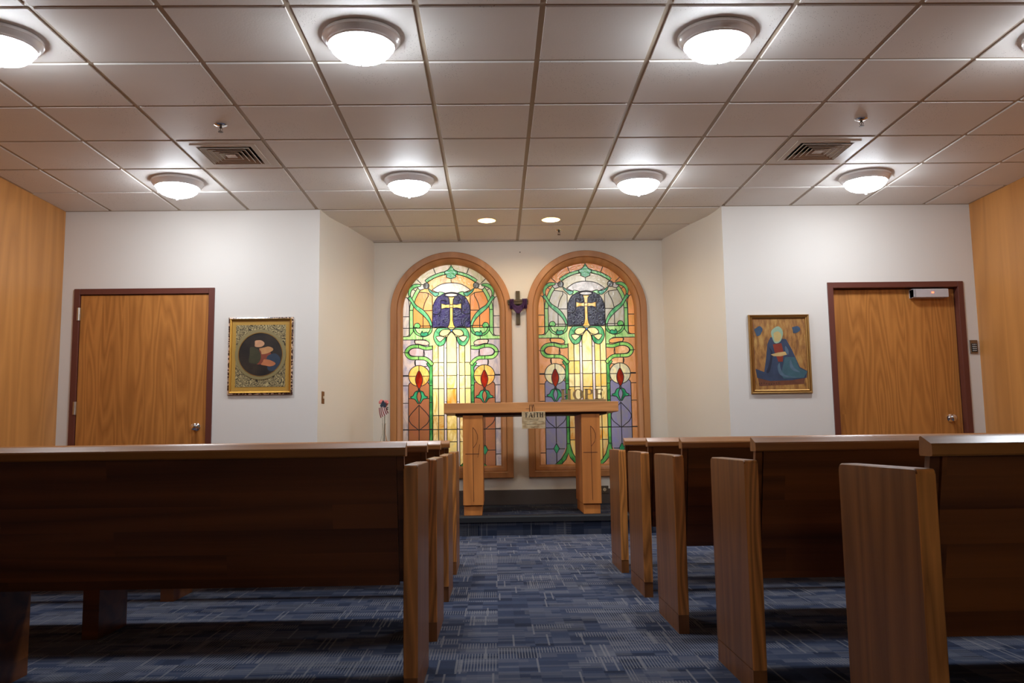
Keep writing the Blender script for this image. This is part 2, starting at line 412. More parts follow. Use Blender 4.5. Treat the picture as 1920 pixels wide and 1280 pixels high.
# --- ceiling: tegular tiles on a tee grid
T = 0.61; CX0, CY0 = 0.2503, 3.8973
VENTS = [(-4, 3), (3, 3)]
DOWNS = [(-.062, 7.955), (.548, 7.945)]
def inside_apse(x, y):
    if y <= YF: return XL < x < XR
    return True
def clip_x(y0, y1):
    """x range of the ceiling for a row"""
    if y1 <= YF+0.02: return XL, XR
    return -1.62, 2.13
b = MB(); b.mat(CEIL)
g = 0.013
for r in range(-12, 9):
    y0, y1 = CY0+r*T, CY0+(r+1)*T
    for c in range(-7, 8):
        x0, x1 = CX0+c*T, CX0+(c+1)*T
        if (c, r) in VENTS: continue
        ya, yb = max(y0, YB), min(y1, YA)
        xl, xr = clip_x(y0, y1)
        segs = [(ya, yb, xl, xr)]
        if y0 < YF < y1: segs = [(ya, YF, XL, XR), (YF, yb, -1.62, 2.13)]
        for a, bb, xl, xr in segs:
            xa, xb = max(x0, xl), min(x1, xr)
            if xb-xa < .03 or bb-a < .03: continue
            ga = g if a == y0 else 0.0; gb = g if bb == y1 else 0.0
            gl = g if xa == x0 else 0.0; gr_ = g if xb == x1 else 0.0
            bx0, bx1, by0, by1 = xa+gl, xb-gr_, a+ga, bb-gb
            dz = random.uniform(-0.0012, 0.0008)
            q = 0.003
            lo = [b.bm.verts.new(p) for p in ((bx0+q,by0+q,ZC+dz),(bx1-q,by0+q,ZC+dz),(bx1-q,by1-q,ZC+dz),(bx0+q,by1-q,ZC+dz))]
            hi = [b.bm.verts.new(p) for p in ((bx0,by0,ZC+.009),(bx1,by0,ZC+.009),(bx1,by1,ZC+.009),(bx0,by1,ZC+.009))]
            hole = [d for d in DOWNS if bx0 < d[0] < bx1 and by0 < d[1] < by1]
            if hole:
                hx, hy = hole[0]; nn = 32
                ci = [b.bm.verts.new((hx+.083*cos(2*pi*(i+.5)/nn), hy+.083*sin(2*pi*(i+.5)/nn), ZC+dz)) for i in range(nn)]
                # corners order matches quadrants starting at -x,-y
                qd = {0: 2, 1: 3, 2: 0, 3: 1}
                for i in range(nn):
                    qa, qb = i*4//nn, ((i+1) % nn)*4//nn
                    b.face([ci[i], ci[(i+1) % nn], lo[qd[qa]]])
                    if qa != qb: b.face([ci[(i+1) % nn], lo[qd[qb]], lo[qd[qa]]])
            else: b.face(lo)
            for i in range(4): b.face([lo[i], lo[(i+1)%4], hi[(i+1)%4], hi[i]])
b.box(XL-TH, XR+TH, YB-TH, YF+.05, ZC+.10, ZC+.16)
b.box(-1.75, 2.25, YF+.05, YA+TH, ZC+.10, ZC+.16)
ceil = struct(b.obj('ceiling'), 'suspended ceiling of square pale beige tiles', 'ceiling')
b = MB(); tz0, tz1 = ZC+.0065, ZC+.03
for c in range(-6, 8):
    x = CX0+c*T
    if XL < x < XR: b.box(x-.0135, x+.0135, YB, YF, tz0, tz1)
    if -1.6 < x < 2.12: b.box(x-.0135, x+.0135, YF, YA, tz0, tz1)
for r in range(-11, 9):
    y = CY0+r*T
    if y < YF: b.box(XL, XR, y-.0125, y+.0125, tz0+.0006, tz1)
    elif y < YA: b.box(-1.62, 2.13, y-.0125, y+.0125, tz0+.0006, tz1)
# wall angle
for bx in ((XL, XR, YF-.02, YF, ZC-.002, ZC+.02), (XL, XL+.02, YB, YF, ZC-.001, ZC+.02), (XR-.02, XR, YB, YF, ZC-.001, ZC+.02), (-1.3, 1.8, YA-.03, YA, ZC-.004, ZC+.02)):
    if bx[2] == YF-.02:
        b.box(XL, -1.554, *bx[2:]); b.box(2.067, XR, *bx[2:])
    else: b.box(*bx)
gr = b.obj('ceiling_grid', GRIDM, ceil)

# --- doors
def door(name, x0, x1, zt, depth, knob_x, knob_z, label, hinges=None, closer=False, kdir=-1):
    root = bpy.data.objects.new(name, None); COL.objects.link(root); root.location = ((x0+x1)/2, YF, 0); cx = (x0+x1)/2
    struct(root, label, 'door')
    fw = 0.045
    b = MB()
    jd = .11                                  # jamb depth behind the wall face
    b.box(x0-fw-cx, x0-cx+.006, -.014, jd, 0, zt+fw, .003); b.box(x1-cx-.006, x1+fw-cx, -.014, jd, 0, zt+fw, .003)
    b.box(x0-cx+.006, x1-cx-.006, -.014, jd, zt-.006, zt+fw, .003)
    # stop
    b.box(x0-cx+.006, x0-cx+.02, depth+.045, jd, 0, zt-.006); b.box(x1-cx-.02, x1-cx-.006, depth+.045, jd, 0, zt-.006)
    b.box(x0-cx+.02, x1-cx-.02, depth+.045, jd, zt-.02, zt-.006)
    b.obj('door_frame', MAROON, root)
    b = MB(); b.box(x0-cx+.010, x1-cx-.010, depth, depth+.044, .012, zt-.012, .002)
    leaf = b.obj('door_leaf', DOORW, root)
    b = MB(); kx = knob_x-cx
    b.lathe([(0, 0), (.034, 0), (.034, -.006), (.014, -.012), (.013, -.03), (.024, -.038), (.031, -.052), (.029, -.064), (.018, -.073), (0, -.075)], (kx, depth, knob_z), 28, 'Y')
    tag(b.obj('door_knob', CHROME, leaf, True), 'round chrome knob')
    if hinges:
        for z in hinges:
            b = MB(); b.lathe([(0, 0), (.008, 0), (.008, .112), (0, .112)], (x0-cx+.004, -.018, z), 12, 'Z'); b.box(x0-cx-.012, x0-cx+.02, -.016, -.010, z, z+.112)
            tag(b.obj('hinge', STEEL, root, True), 'steel hinge')
    return root, leaf, cx
d1, l1, _ = door('door_1', -3.655, -2.515, HC+1.315, 0.004, -2.603, HC+.136, 'oak veneer door left of the windows in a maroon frame', hinges=[HC+1.08, HC+.255, .2])
d2, l2, cx2 = door('door_2', 3.035, 4.175, HC+1.305, 0.055, 4.055, HC+.126, 'oak veneer door right of the windows with a grey closer')
# door closer with red light
cl = empty('door_closer', (3.915, YF+.055, HC+1.245), 'grey rectangular door closer with a red light, on the right door', 'door closer')
b = MB(); b.prism([(0, -.04), (0, .04), (-.075, .036), (-.085, .028), (-.085, -.04)], -.158, .158, 'X')
b.obj('housing', plain('closer_grey', (196, 190, 192), 0.4), cl)
b = MB(); b.box(-.158, -.136, -.087, -.01, -.041, .034, .003); b.obj('end_cap', plain('closer_cap', (170, 166, 168), 0.4), cl)
b = MB(); b.box(.005, .025, -.0875, -.084, -.004, .006); tag(b.obj('indicator_light', emis('red_led', (1, .08, .03), 7.0), cl), 'small glowing red light')
# keypad
kp = empty('door_keypad', (4.278, YF, HC+.755), 'steel entry keypad with black buttons beside the right door', 'keypad')
b = MB(); b.box(-.034, .034, -.012, 0, -.06, .06, .003); b.obj('backplate', metal('keypad_steel', (150, 138, 124), .4), kp)
b = MB(); b.box(-.022, .028, -.018, -.010, -.046, .03, .002); b.obj('button_panel', plain('keypad_black', (20, 18, 18), 0.4), kp)
bm_ = plain('keypad_button', (190, 188, 184), 0.4)
for i in range(3):
    for j in range(4):
        b = MB(); b.box(-.017+i*.014, -.008+i*.014, -.021, -.017, -.040+j*.018, -.030+j*.018, .001); b.obj('button', bm_, kp)
# wall switch plate on curved wall
sw = empty('wall_switch', (-1.5365, 7.665, HC+.383), 'narrow brown metal switch plate on the curved left alcove wall', 'light switch')
sw.rotation_euler = (0, 0, radians(82))
b = MB(); b.box(-.035, .035, -.003, .004, -.055, .055, .002); b.obj('faceplate', metal('bronze_plate', (140, 100, 62), .4), sw)
b = MB(); b.box(-.007, .007, -.012, -.002, -.010, .014, .002); b.obj('toggle', plain('ivory', (214, 196, 168), .4), sw)
# outlet low on apse wall
ou = empty('wall_outlet', (1.080, YA-.012, HC-.532), 'brown outlet plate low on the alcove base behind the altar', 'outlet')
b = MB(); b.box(-.064, .064, -.006, 0, -.038, .038, .002); b.obj('faceplate', plain('brown_plate', (86, 74, 62), .35), ou)
iv = plain('ivory_socket', (208, 196, 164), .4); bk_ = plain('slot_black', (30, 24, 20), .6)
for s_ in (-1, 1):
    b = MB(); b.lathe([(0, -.009), (.016, -.009), (.017, -.005), (.017, 0)], (s_*.024, 0, 0), 20, 'Y'); so = b.obj('socket', iv, ou)
    b = MB(); b.box(s_*.024-.002, s_*.024+.006, -.0105, -.008, .004, .008); b.box(s_*.024-.002, s_*.024+.006, -.0105, -.008, -.008, -.004); b.obj('slot', bk_, so)
b = MB(); b.lathe([(0, -.012), (.006, -.010), (.006, -.008), (.002, -.008), (.002, 0)], (0.277, YA, HC+1.941), 10, 'Y')
tag(b.obj('wall_nail', plain('nail_dark', (70, 62, 56), .4)), 'small dark nail high on the cream wall above the cross', 'nail')

# ------------------------------------------------------------------ stained glass windows
def cr(pts, n=6, closed=False):
    P = [np.array(p, float) for p in pts]; out = []
    m_ = len(P); rng = range(m_) if closed else range(m_-1)
    for i in rng:
        if closed: p0, p1, p2, p3 = P[(i-1) % m_], P[i], P[(i+1) % m_], P[(i+2) % m_]
        else: p0, p1, p2, p3 = P[max(i-1, 0)], P[i], P[i+1], P[min(i+2, m_-1)]
        for k in range(n):
            t = k/n
            out.append(tuple(0.5*((2*p1)+(-p0+p2)*t+(2*p0-5*p1+4*p2-p3)*t*t+(-p0+3*p1-3*p2+p3)*t**3)))
    if not closed: out.append(tuple(P[-1]))
    return out
def ribbon(center, w):
    c = cr(center, 5); L_, R_ = [], []
    for i, p in enumerate(c):
        a = np.array(c[max(i-1, 0)]); d = np.array(c[min(i+1, len(c)-1)])-a; d = d/np.linalg.norm(d); nrm = np.array([-d[1], d[0]])
        ww = w if not isinstance(w, (list, tuple)) else np.interp(i/(len(c)-1), np.linspace(0, 1, len(w)), w)
        L_.append(tuple(np.array(p)+nrm*ww/2)); R_.append(tuple(np.array(p)-nrm*ww/2))
    return L_+R_[::-1]
def ring_sector(r0, r1, a0, a1, cy=622, n=24):
    A = [(r1*sin(a0+(a1-a0)*i/n), cy-r1*cos(a0+(a1-a0)*i/n)) for i in range(n+1)]
    B = [(r0*sin(a0+(a1-a0)*i/n), cy-r0*cos(a0+(a1-a0)*i/n)) for i in range(n+1)]
    return A+B[::-1]
def circ(x, y, r, n=28, sy=1.0): return [(x+r*cos(2*pi*i/n), y+r*sy*sin(2*pi*i/n)) for i in range(n)]
def rect(x0, x1, y0, y1): return [(x0, y0), (x1, y0), (x1, y1), (x0, y1)]

SH = []        # (polygon or polyline, colour key or None for lead only)
def add(poly, col, mirror=True, lead=True):
    SH.append((poly, col, lead, True))
    if mirror: SH.append(([(-x, y) for x, y in poly], col, lead, True))
def line(pl, mirror=True):
    SH.append((pl, None, True, False))
    if mirror: SH.append(([(-x, y) for x, y in pl], None, True, False))
rnd = random.Random(3)
add(rect(-460, 460, 160, 880), 'border', False, False)
add(rect(-460, 460, 875, 2060), 'field', False, False)
# border radial leads
for a_ in (0.38, 0.80, 1.02): line([(387*sin(a_), 622-387*cos(a_)), (450*sin(a_), 622-450*cos(a_))])
# side grey panels
add(cr([(450,478),(412,482),(392,520),(389,600)],5)+[(389,820)]+cr([(389,820),(398,838),(420,845)],4)+[(450,845)], 'side')
line([(389,660),(450,660)])
# arch interior
arcin = [(358*sin(-pi/2+pi*i/40), 622-358*cos(-pi/2+pi*i/40)) for i in range(41)]
add([(-352,768)]+arcin+[(352,768)], 'amber', False)
add([(358*sin(a_), 622-358*cos(a_)) for a_ in np.linspace(pi/2, 1.0, 14)]+[(215,440),(175,470),(175,768),(352,768)], 'amber2')
add(ring_sector(358, 387, -0.68, 0.68), 'green', False)
line([(0,262),(0,350)], False)
add(ring_sector(354, 387, 0.86, pi/2)[:25]+[(387,845),(352,845)]+ring_sector(354, 387, 0.86, pi/2)[25:], 'pale')
line([(354,600),(387,600)])
add([(450,845),(387,845),(352,800),(352,768),(175,768),(175,940),(207,940),(215,900),(240,878),(265,876),(450,876)], 'ltgreen')
line([(265,830),(265,876)])
line([(215,440)]+[(262*sin(a_), 622-262*cos(a_)) for a_ in np.linspace(0.95, pi/2, 12)]+[(262,768)])
line([(175,605),(262,605)])
# lens above dome
add(cr([(-178,412),(-100,362),(0,346),(100,362),(178,412)],6)+cr([(178,412),(120,438),(50,448),(0,448),(-50,448),(-120,438),(-178,412)],4)[1:-1], 'lens', False)
# dome
add([(-175,768),(-175,600)]+cr([(-175,600),(-165,545),(-132,485),(-90,455),(-50,442),(0,436),(50,442),(90,455),(132,485),(165,545),(175,600)],5)+[(175,768)]+cr([(175,768),(90,755),(40,768),(0,785),(-40,768),(-90,755),(-175,768)],4)[1:-1], 'navy', False)
line(cr([(40,520),(95,510),(97,560),(97,615),(130,640),(172,635)],5), True)
add(circ(0, 460, 58, 24, 0.27), 'lens', False)
add([(-30,478),(30,478),(19,500),(14,548),(50,551),(92,541),(92,590),(50,580),(14,583),(14,700),(22,740),(38,768),(0,779),(-38,768),(-22,740),(-14,700),(-14,583),(-50,580),(-92,590),(-92,541),(-50,551),(-14,548),(-19,500)], 'gold', False)
line([(-16,552),(16,552),(16,580),(-16,580),(-16,552)], False)
# leaf strips beside the dome
add(cr([(60,443),(112,430),(130,470),(110,470),(85,455)],3,True), 'green')
add(cr([(212,398),(165,430),(118,440),(126,462),(150,472),(190,440),(205,420)],5,True), 'teal')
# centre leaf
add(cr([(0,178),(14,205),(34,226),(60,236)],4)+[(60,262)]+cr([(60,262),(42,272),(44,290),(22,300),(0,310)],4)+cr([(0,310),(-22,300),(-44,290),(-42,272),(-60,262)],4)[1:]+[(-60,236)]+cr([(-60,236),(-34,226),(-14,205),(0,178)],4)[:-1], 'leaf', False)
# knot, scroll
add(cr([(246,395),(290,410),(312,382),(300,366),(262,362)],4,True), 'lens')
add(ribbon([(283,368),(335,372),(374,400),(388,440),(382,478)], [16,34,30,22,12]), 'green')
add(ribbon([(392,476),(362,520),(330,568),(275,612),(228,660),(196,712),(184,760)], [34,24,30,40,34,24,18]), 'teal2')
add(ribbon([(184,755),(192,798),(224,828),(270,838),(318,818),(342,782),(340,752)], [14,22,22,20,20,20,12]), 'green')
add(cr([(344,760),(338,730),(310,720),(292,735),(288,755),(305,768),(325,762)],4,True), 'green')
add(cr([(215,828),(230,805),(262,812),(270,795),(285,835),(240,845)],3,True), 'teal')
add(circ(232, 372, 27), 'knot')
line([(175,748),(290,748)])
# middle columns
ys = [765, 1090, 1210, 1330, 1575, 1815, 2040]
for i in range(6):
    for (x0, x1) in ((122, 175), (70, 122)):
        for sgn in (1, -1):
            SH.append((rect(min(x0*sgn, x1*sgn), max(x0*sgn, x1*sgn), ys[i], ys[i+1]), ('c%d' % (rnd.randint(0, 2)+(2 if i > 3 else 0))), True, True))
    SH.append((rect(-46, 46, ys[i], ys[i+1]), 'c%d' % (1 if i in (0, 1) else rnd.randint(1, 3)), True, True))
ysw = [860, 955, 1205, 1450, 1695, 2040]
for i in range(5): add(rect(46, 70, ysw[i], ysw[i+1]), 'white')
# bow above columns
add([(0,765),(175,765),(175,930),(150,925),(70,880),(60,860),(0,800)], 'c1', True, False)
line([(70,900),(70,940)]); line([(122,920),(122,1000)])
add(cr([(8,786),(60,764),(115,764),(150,795),(166,850),(152,898),(120,936),(72,924),(52,885),(54,850),(70,862),(95,868),(112,840),(105,805),(70,783)],4,True), 'teal2')
add(cr([(6,792),(45,782),(85,788),(108,812),(108,832),(78,846),(40,835),(18,812)],4,True), 'c1')
add(cr([(66,858),(105,844),(142,850),(130,878),(108,897),(88,884)],3,True), 'c0')
add([(-46,1090),(-46,890)]+cr([(-46,890),(-40,855),(-20,825),(0,806),(20,825),(40,855),(46,890)],4)+[(46,1090)], 'c1', False)
add(circ(0, 793, 11), 'blue', False)
# side fields: pockets, serpent
add(cr([(340,882),(262,880),(218,892),(206,918),(240,930),(305,916),(330,914)],3,True), 'peach')
add(cr([(262,960),(310,950),(368,960),(392,990),(372,1022),(310,1030),(252,1030)],3,True), 'peach2')
add(cr([(332,1064),(250,1062),(208,1092),(222,1120),(300,1124),(336,1110)],3,True), 'peach2')
line([(340,880),(332,925)]); line([(255,955),(262,1035)]); line([(335,1060),(330,1125)]); line([(412,992),(450,992)])
add([(175,1090),(205,1068),(232,1100),(205,1140),(205,1160),(207,1210),(207,2036),(175,2036)], 'green3')
add(ribbon([(178,950),(238,956),(305,938),(370,942),(408,972),(412,1008),(378,1042),(310,1046),(246,1050),(202,1080),(178,1112)], 32), 'green4')
line([(305,920),(305,955)]); line([(305,1030),(305,1062)]); line([(395,995),(428,995)])
line([(175,1300),(207,1300)]); line([(175,1455),(207,1455)]); line([(175,1700),(207,1700)])
for y_ in (1205, 1300, 1460, 1700, 1930): line([(397,y_),(450,y_)])
# lower panels
add([(205,2040),(205,1300)]+cr([(205,1300),(212,1278),(240,1262)],3)+[(360,1262)]+cr([(360,1262),(388,1278),(397,1300)],3)+[(397,2040)], 'panel')
add(circ(300, 1210, 96, 36), 'disc')
line([(300,1114),(300,1165)]); line([(204,1213),(268,1213)]); line([(332,1213),(396,1213)])
add(cr([(300,1162),(322,1200),(333,1240),(325,1285),(300,1328),(275,1285),(267,1240),(278,1200)],4,True), 'flame')
for s_ in (1, -1):
    add([(300+s_*x, y) for x, y in cr([(2,1348),(35,1356),(55,1392),(78,1402),(68,1418),(38,1425),(12,1462),(4,1455),(20,1405),(14,1370)],4,True)], 'teal')
    line([(300+s_*x, y) for x, y in cr([(0,1478),(30,1510),(75,1560),(93,1600),(75,1645),(35,1680),(0,1708)],5)])
line([(300,1470),(300,2040)])
line([(205,1418),(240,1418)]); line([(360,1418),(397,1418)])
line([(205,1895),(397,1895)])
add([(300,1845),(326,1893),(300,1941),(274,1893)], 'teal')
add(circ(300, 1337, 9, 12), 'knot')
# bottom green sweeps
add([(175,1925),(180,1925),(207,1870),(290,2040),(60,2040),(120,1990)], 'field', True, False)
add([(207,1850),(207,1885),(222,1930),(258,1985),(320,2040),(262,2040),(215,1990),(191,1935),(176,1978),(140,2018),(110,2040),(66,2040),(120,1990),(150,1940),(165,1890),(175,1850)], 'green3')
line([(-450,1212),(-396,1212)], True)
for y_ in (768, 1703): line([(-450, y_), (450, y_)], False)

def pip(poly, X, Y):
    inside = np.zeros(X.shape, bool); n = len(poly); j = n-1
    for i in range(n):
        xi, yi = poly[i]; xj, yj = poly[j]
        if yi != yj:
            c = ((yi > Y) != (yj > Y)) & (X < (xj-xi)*(Y-yi)/(yj-yi)+xi)
            inside ^= c
        j = i
    return inside
CELL = 4.0
gx = np.arange(-448+CELL/2, 448, CELL); gy = np.arange(GT+CELL/2, GB, CELL)
GXm, GYm = np.meshgrid(gx, gy)
ID = np.zeros(GXm.shape, int)
for k_, (poly, colk, ld, fill) in enumerate(SH):
    if fill:
        xs = [p[0] for p in poly]; yy = [p[1] for p in poly]
        c0, c1 = np.searchsorted(gx, [min(xs), max(xs)]); r0, r1 = np.searchsorted(gy, [min(yy), max(yy)])
        sub = (slice(r0, r1), slice(c0, c1))
        if r1 > r0 and c1 > c0:
            m_ = pip(poly, GXm[sub], GYm[sub]); ID[sub][m_] = k_
INGL = (GYm > 622) | (GXm**2+(GYm-622)**2 < 449**2)
keys = [sh[1] for sh in SH]

def glass_mat(name, rgb, rough=0.25, var=0.5, tint=None, dark=False):
    m = NT(name); c = m.mapping(m.coord(), (1, 1, 0.45), (0, 0, 0), (0, 0.5, 0))
    L = lin(*rgb); L2 = lin(*tint) if tint else tuple(min(1, x*1.3+.03) for x in L[:3])+(1,)
    n = m.noise(c, 11, 4, 0.6, 1.8)
    col = m.mix(m.ramp(n, [(0.35, (0, 0, 0)), (0.65, (1, 1, 1))]), tuple(x*(1-var*.5) for x in L[:3])+(1,), L2)
    h = m.noise(m.coord(), 55, 2)
    nm = m.bump(h, 0.8 if dark else 0.35, 0.006)
    tr = m.n('ShaderNodeBsdfTranslucent'); m.put(tr.inputs[0], col)
    gl = m.n('ShaderNodeBsdfGlossy'); gl.inputs['Roughness'].default_value = 0.12; m.l(nm, gl.inputs['Normal'])
    df = m.n('ShaderNodeBsdfDiffuse'); m.put(df.inputs[0], col)
    a = m.n('ShaderNodeMixShader'); a.inputs[0].default_value = 0.15; m.l(tr.outputs[0], a.inputs[1]); m.l(df.outputs[0], a.inputs[2])
    b_ = m.n('ShaderNodeMixShader'); b_.inputs[0].default_value = 0.07; m.l(a.outputs[0], b_.inputs[1]); m.l(gl.outputs[0], b_.inputs[2])
    m.l(b_.outputs[0], m.out.inputs[0]); return m.m
PAL_BASE = dict(
    green=((84,178,104),(140,212,130)), green3=((48,130,74),(96,176,100)), green4=((112,190,98),(170,225,135)), leaf=((84,186,108),(60,160,105)),
    teal=((30,130,92),(66,172,126)), teal2=((46,150,100),(120,200,140)), ltgreen=((130,200,118),(200,232,172)), pale=((190,226,164),(120,196,116)),
    navy=((15,11,50),(46,30,98)), gold=((250,215,110),(250,190,70)), white=((235,222,232),(225,215,225)), knot=((70,70,70),(110,110,105)),
    blue=((60,130,230),(80,150,240)), lens=((230,220,215),(245,235,225)))
PAL_L = dict(PAL_BASE, border=((205,205,170),(215,205,200)), side=((185,180,190),(205,195,190)), amber=((245,170,80),(250,205,120)), amber2=((240,165,95),(225,140,75)),
    field=((175,172,200),(205,190,190)), peach=((225,190,180),(230,205,190)), peach2=((215,185,195),(200,195,210)), panel=((182,122,84),(164,104,80)),
    disc=((245,165,80),(250,205,120)), flame=((190,44,14),(110,22,12)), c0=((255,244,205),(255,236,165)), c1=((255,240,180),(250,225,140)), c2=((246,212,110),(255,242,190)), c3=((246,226,160),(212,148,48)), c4=((222,170,80),(250,235,185)))
PAL_R = dict(PAL_BASE, border=((235,165,85),(225,150,95)), side=((245,180,95),(240,165,110)), amber=((215,205,170),(205,200,180)), amber2=((200,195,175),(190,190,195)),
    lens=((170,165,170),(215,210,215)), navy=((26,24,46),(40,40,62)), gold=((250,185,60),(250,205,120)),
    field=((230,165,105),(215,160,130)), peach=((235,190,130),(235,160,90)), peach2=((225,160,100),(235,195,160)), panel=((160,160,185),(130,130,185)),
    disc=((195,205,205),(235,225,180)), flame=((180,54,20),(110,30,24)), c0=((252,232,168),(252,240,200)), c1=((252,226,150),(255,240,190)), c2=((250,232,170),(232,194,96)), c3=((248,228,160),(220,172,78)), c4=((240,225,170),(206,136,48)))
def window(name, cx, zt, pal, pre, label, bulbs):
    root = bpy.data.objects.new(name, None); COL.objects.link(root); root.location = (cx, YA, zt-(GB-GT)*K)
    struct(root, label, 'window'); z0 = zt-(GB-GT)*K
    def W(dx, y): return (dx*K, (GB-y)*K)
    # glass
    b = MB(); mats = {}
    for k_, v in pal.items(): mats[k_] = glass_mat(pre+'_glass_'+k_, v[0], tint=v[1], dark=(k_ == 'navy'))
    GYo = 0.035
    for r in range(ID.shape[0]):
        row = ID[r]; ok = INGL[r]; c = 0; n = len(row)
        while c < n:
            if not ok[c]: c += 1; continue
            e = c
            kk = keys[row[c]]
            while e+1 < n and ok[e+1] and keys[row[e+1]] == kk: e += 1
            b.mat(mats[kk])
            x0, x1 = gx[c]-CELL/2, gx[e]+CELL/2; y0, y1 = gy[r]-CELL/2, gy[r]+CELL/2
            p = [W(x0, y1), W(x1, y1), W(x1, y0), W(x0, y0)]
            b.face([b.bm.verts.new((q[0], GYo, q[1])) for q in p])
            c = e+1
    b.obj('stained_glass_panes', parent=root)
    # lead
    b = MB(); hw, hh = 3.7*K, 0.004
    for k_, (poly, colk, ld, fill) in enumerate(SH):
        if not ld: continue
        pts = list(poly)+([poly[0]] if fill else [])
        dens = [pts[0]]
        for p, q in zip(pts, pts[1:]):
            L_ = math.hypot(q[0]-p[0], q[1]-p[1]); n = max(1, int(L_/9))
            for i in range(1, n+1): dens.append((p[0]+(q[0]-p[0])*i/n, p[1]+(q[1]-p[1])*i/n))
        D = np.array(dens); mid = (D[1:]+D[:-1])/2
        vis = ((mid[:, 1] > 622) | (mid[:, 0]**2+(mid[:, 1]-622)**2 < 448**2)) & (abs(mid[:, 0]) < 447) & (mid[:, 1] < GB)
        for j in range(k_+1, len(SH)):
            if not SH[j][3]: continue
            pj = SH[j][0]
            mx = [p[0] for p in pj]; my = [p[1] for p in pj]
            if max(mx) < mid[:, 0].min() or min(mx) > mid[:, 0].max() or max(my) < mid[:, 1].min() or min(my) > mid[:, 1].max(): continue
            vis &= ~pip(pj, mid[:, 0], mid[:, 1])
        i = 0
        while i < len(vis):
            if not vis[i]: i += 1; continue
            j = i
            while j+1 < len(vis) and vis[j+1]: j += 1
            seg = D[i:j+2]; prev = None
            # drop points that lie on a straight run
            keep = [0]
            for q in range(1, len(seg)-1):
                a_ = seg[q]-seg[keep[-1]]; c_ = seg[q+1]-seg[q]
                if abs(a_[0]*c_[1]-a_[1]*c_[0]) > 1e-3*np.linalg.norm(a_)*np.linalg.norm(c_)+1e-9: keep.append(q)
            keep.append(len(seg)-1); seg = seg[keep]
            for q in range(len(seg)):
                d = seg[min(q+1, len(seg)-1)]-seg[max(q-1, 0)]; d = d/(np.linalg.norm(d)+1e-9); nx, ny = -d[1], d[0]
                x, z = W(*seg[q])
                ring = [b.bm.verts.new((x+nx*hw, GYo-.0005, z-ny*hw)), b.bm.verts.new((x+nx*hw*.6, GYo-hh, z-ny*hw*.6)), b.bm.verts.new((x-nx*hw*.6, GYo-hh, z+ny*hw*.6)), b.bm.verts.new((x-nx*hw, GYo-.0005, z+ny*hw))]
                if prev:
                    for t in range(3): b.face([prev[t], prev[t+1], ring[t+1], ring[t]])
                prev = ring
            i = j+1
    b.obj('lead_came', LEAD, root)
    # casing: stepped arch moulding swept round the opening
    def sweep(prof, nm):
        b = MB(); zs = (GB-622)*K; n = 48; bot = 0.0
        path = [('b', None)]
        rings = []
        def ringat(fn): rings.append([b.bm.verts.new(fn(r, y)) for r, y in prof])
        base = 447*K
        for i in range(n+1):
            a_ = pi*i/n
            ringat(lambda r, y: (r*cos(a_), y, zs+r*sin(a_)))
        # bottom corners mitred: left then right
        ringat(lambda r, y: (-r, y, -(r-base)))
        ringat(lambda r, y: (r, y, -(r-base)))
        m_ = len(rings)
        for i in range(m_):
            A, B = rings[i], rings[(i+1) % m_]
            for t in range(len(prof)-1): b.face([A[t], A[t+1], B[t+1], B[t]])
            b.face([A[-1], A[0], B[0], B[-1]])
        return b.obj(nm, TRIMW, root, True)
    u = K
    sweep([(557*u, 0), (557*u, -.030), (552*u, -.035), (505*u, -.035), (500*u, -.031), (500*u, 0)], 'outer_casing')
    sweep([(499*u, 0), (499*u, -.020), (494*u, -.024), (470*u, -.016), (449*u, .010), (446*u, .030), (446*u, .045), (470*u, .045), (470*u, 0)], 'inner_casing')
    # light box behind
    b = MB(); zt_ = (GB-GT)*K+.05
    x_ = GR+.05
    for f_ in (((-x_, .12, -.05), (-x_, .42, -.05), (x_, .42, -.05), (x_, .12, -.05)), ((-x_, .12, zt_), (x_, .12, zt_), (x_, .42, zt_), (-x_, .42, zt_)),
               ((-x_, .12, -.05), (-x_, .12, zt_), (-x_, .42, zt_), (-x_, .42, -.05)), ((x_, .12, -.05), (x_, .42, -.05), (x_, .42, zt_), (x_, .12, zt_)),
               ((-x_, .42, -.05), (-x_, .42, zt_), (x_, .42, zt_), (x_, .42, -.05))):
        b.face([b.bm.verts.new(p) for p in f_])
    b.obj('light_box', WHITEP, root)
    for (bx, bz, pw, rad) in bulbs:
        ld = bpy.data.lights.new('backlight', 'POINT'); ld.energy = pw; ld.shadow_soft_size = rad; ld.color = (1.0, 0.93, 0.82)
        lo = bpy.data.objects.new('backlight', ld); COL.objects.link(lo); lo.parent = root; lo.location = (bx, .30, bz)
    return root
window('window_1', WIN[0][0], WIN[0][1], PAL_L, 'left', 'left arched stained glass window glowing white at its centre', [(-.03, 1.02, 7.0, .06), (-.22, 1.62, 4.2, .07), (.10, .42, .7, .08), (.3, 1.35, .6, .08)])
window('window_2', WIN[1][0], WIN[1][1], PAL_R, 'right', 'right arched stained glass window with orange side panels', [(0, 1.05, 3.6, .08), (-.1, 1.65, 1.9, .08), (.1, .40, 1.2, .08), (.2, 1.35, .8, .08)])

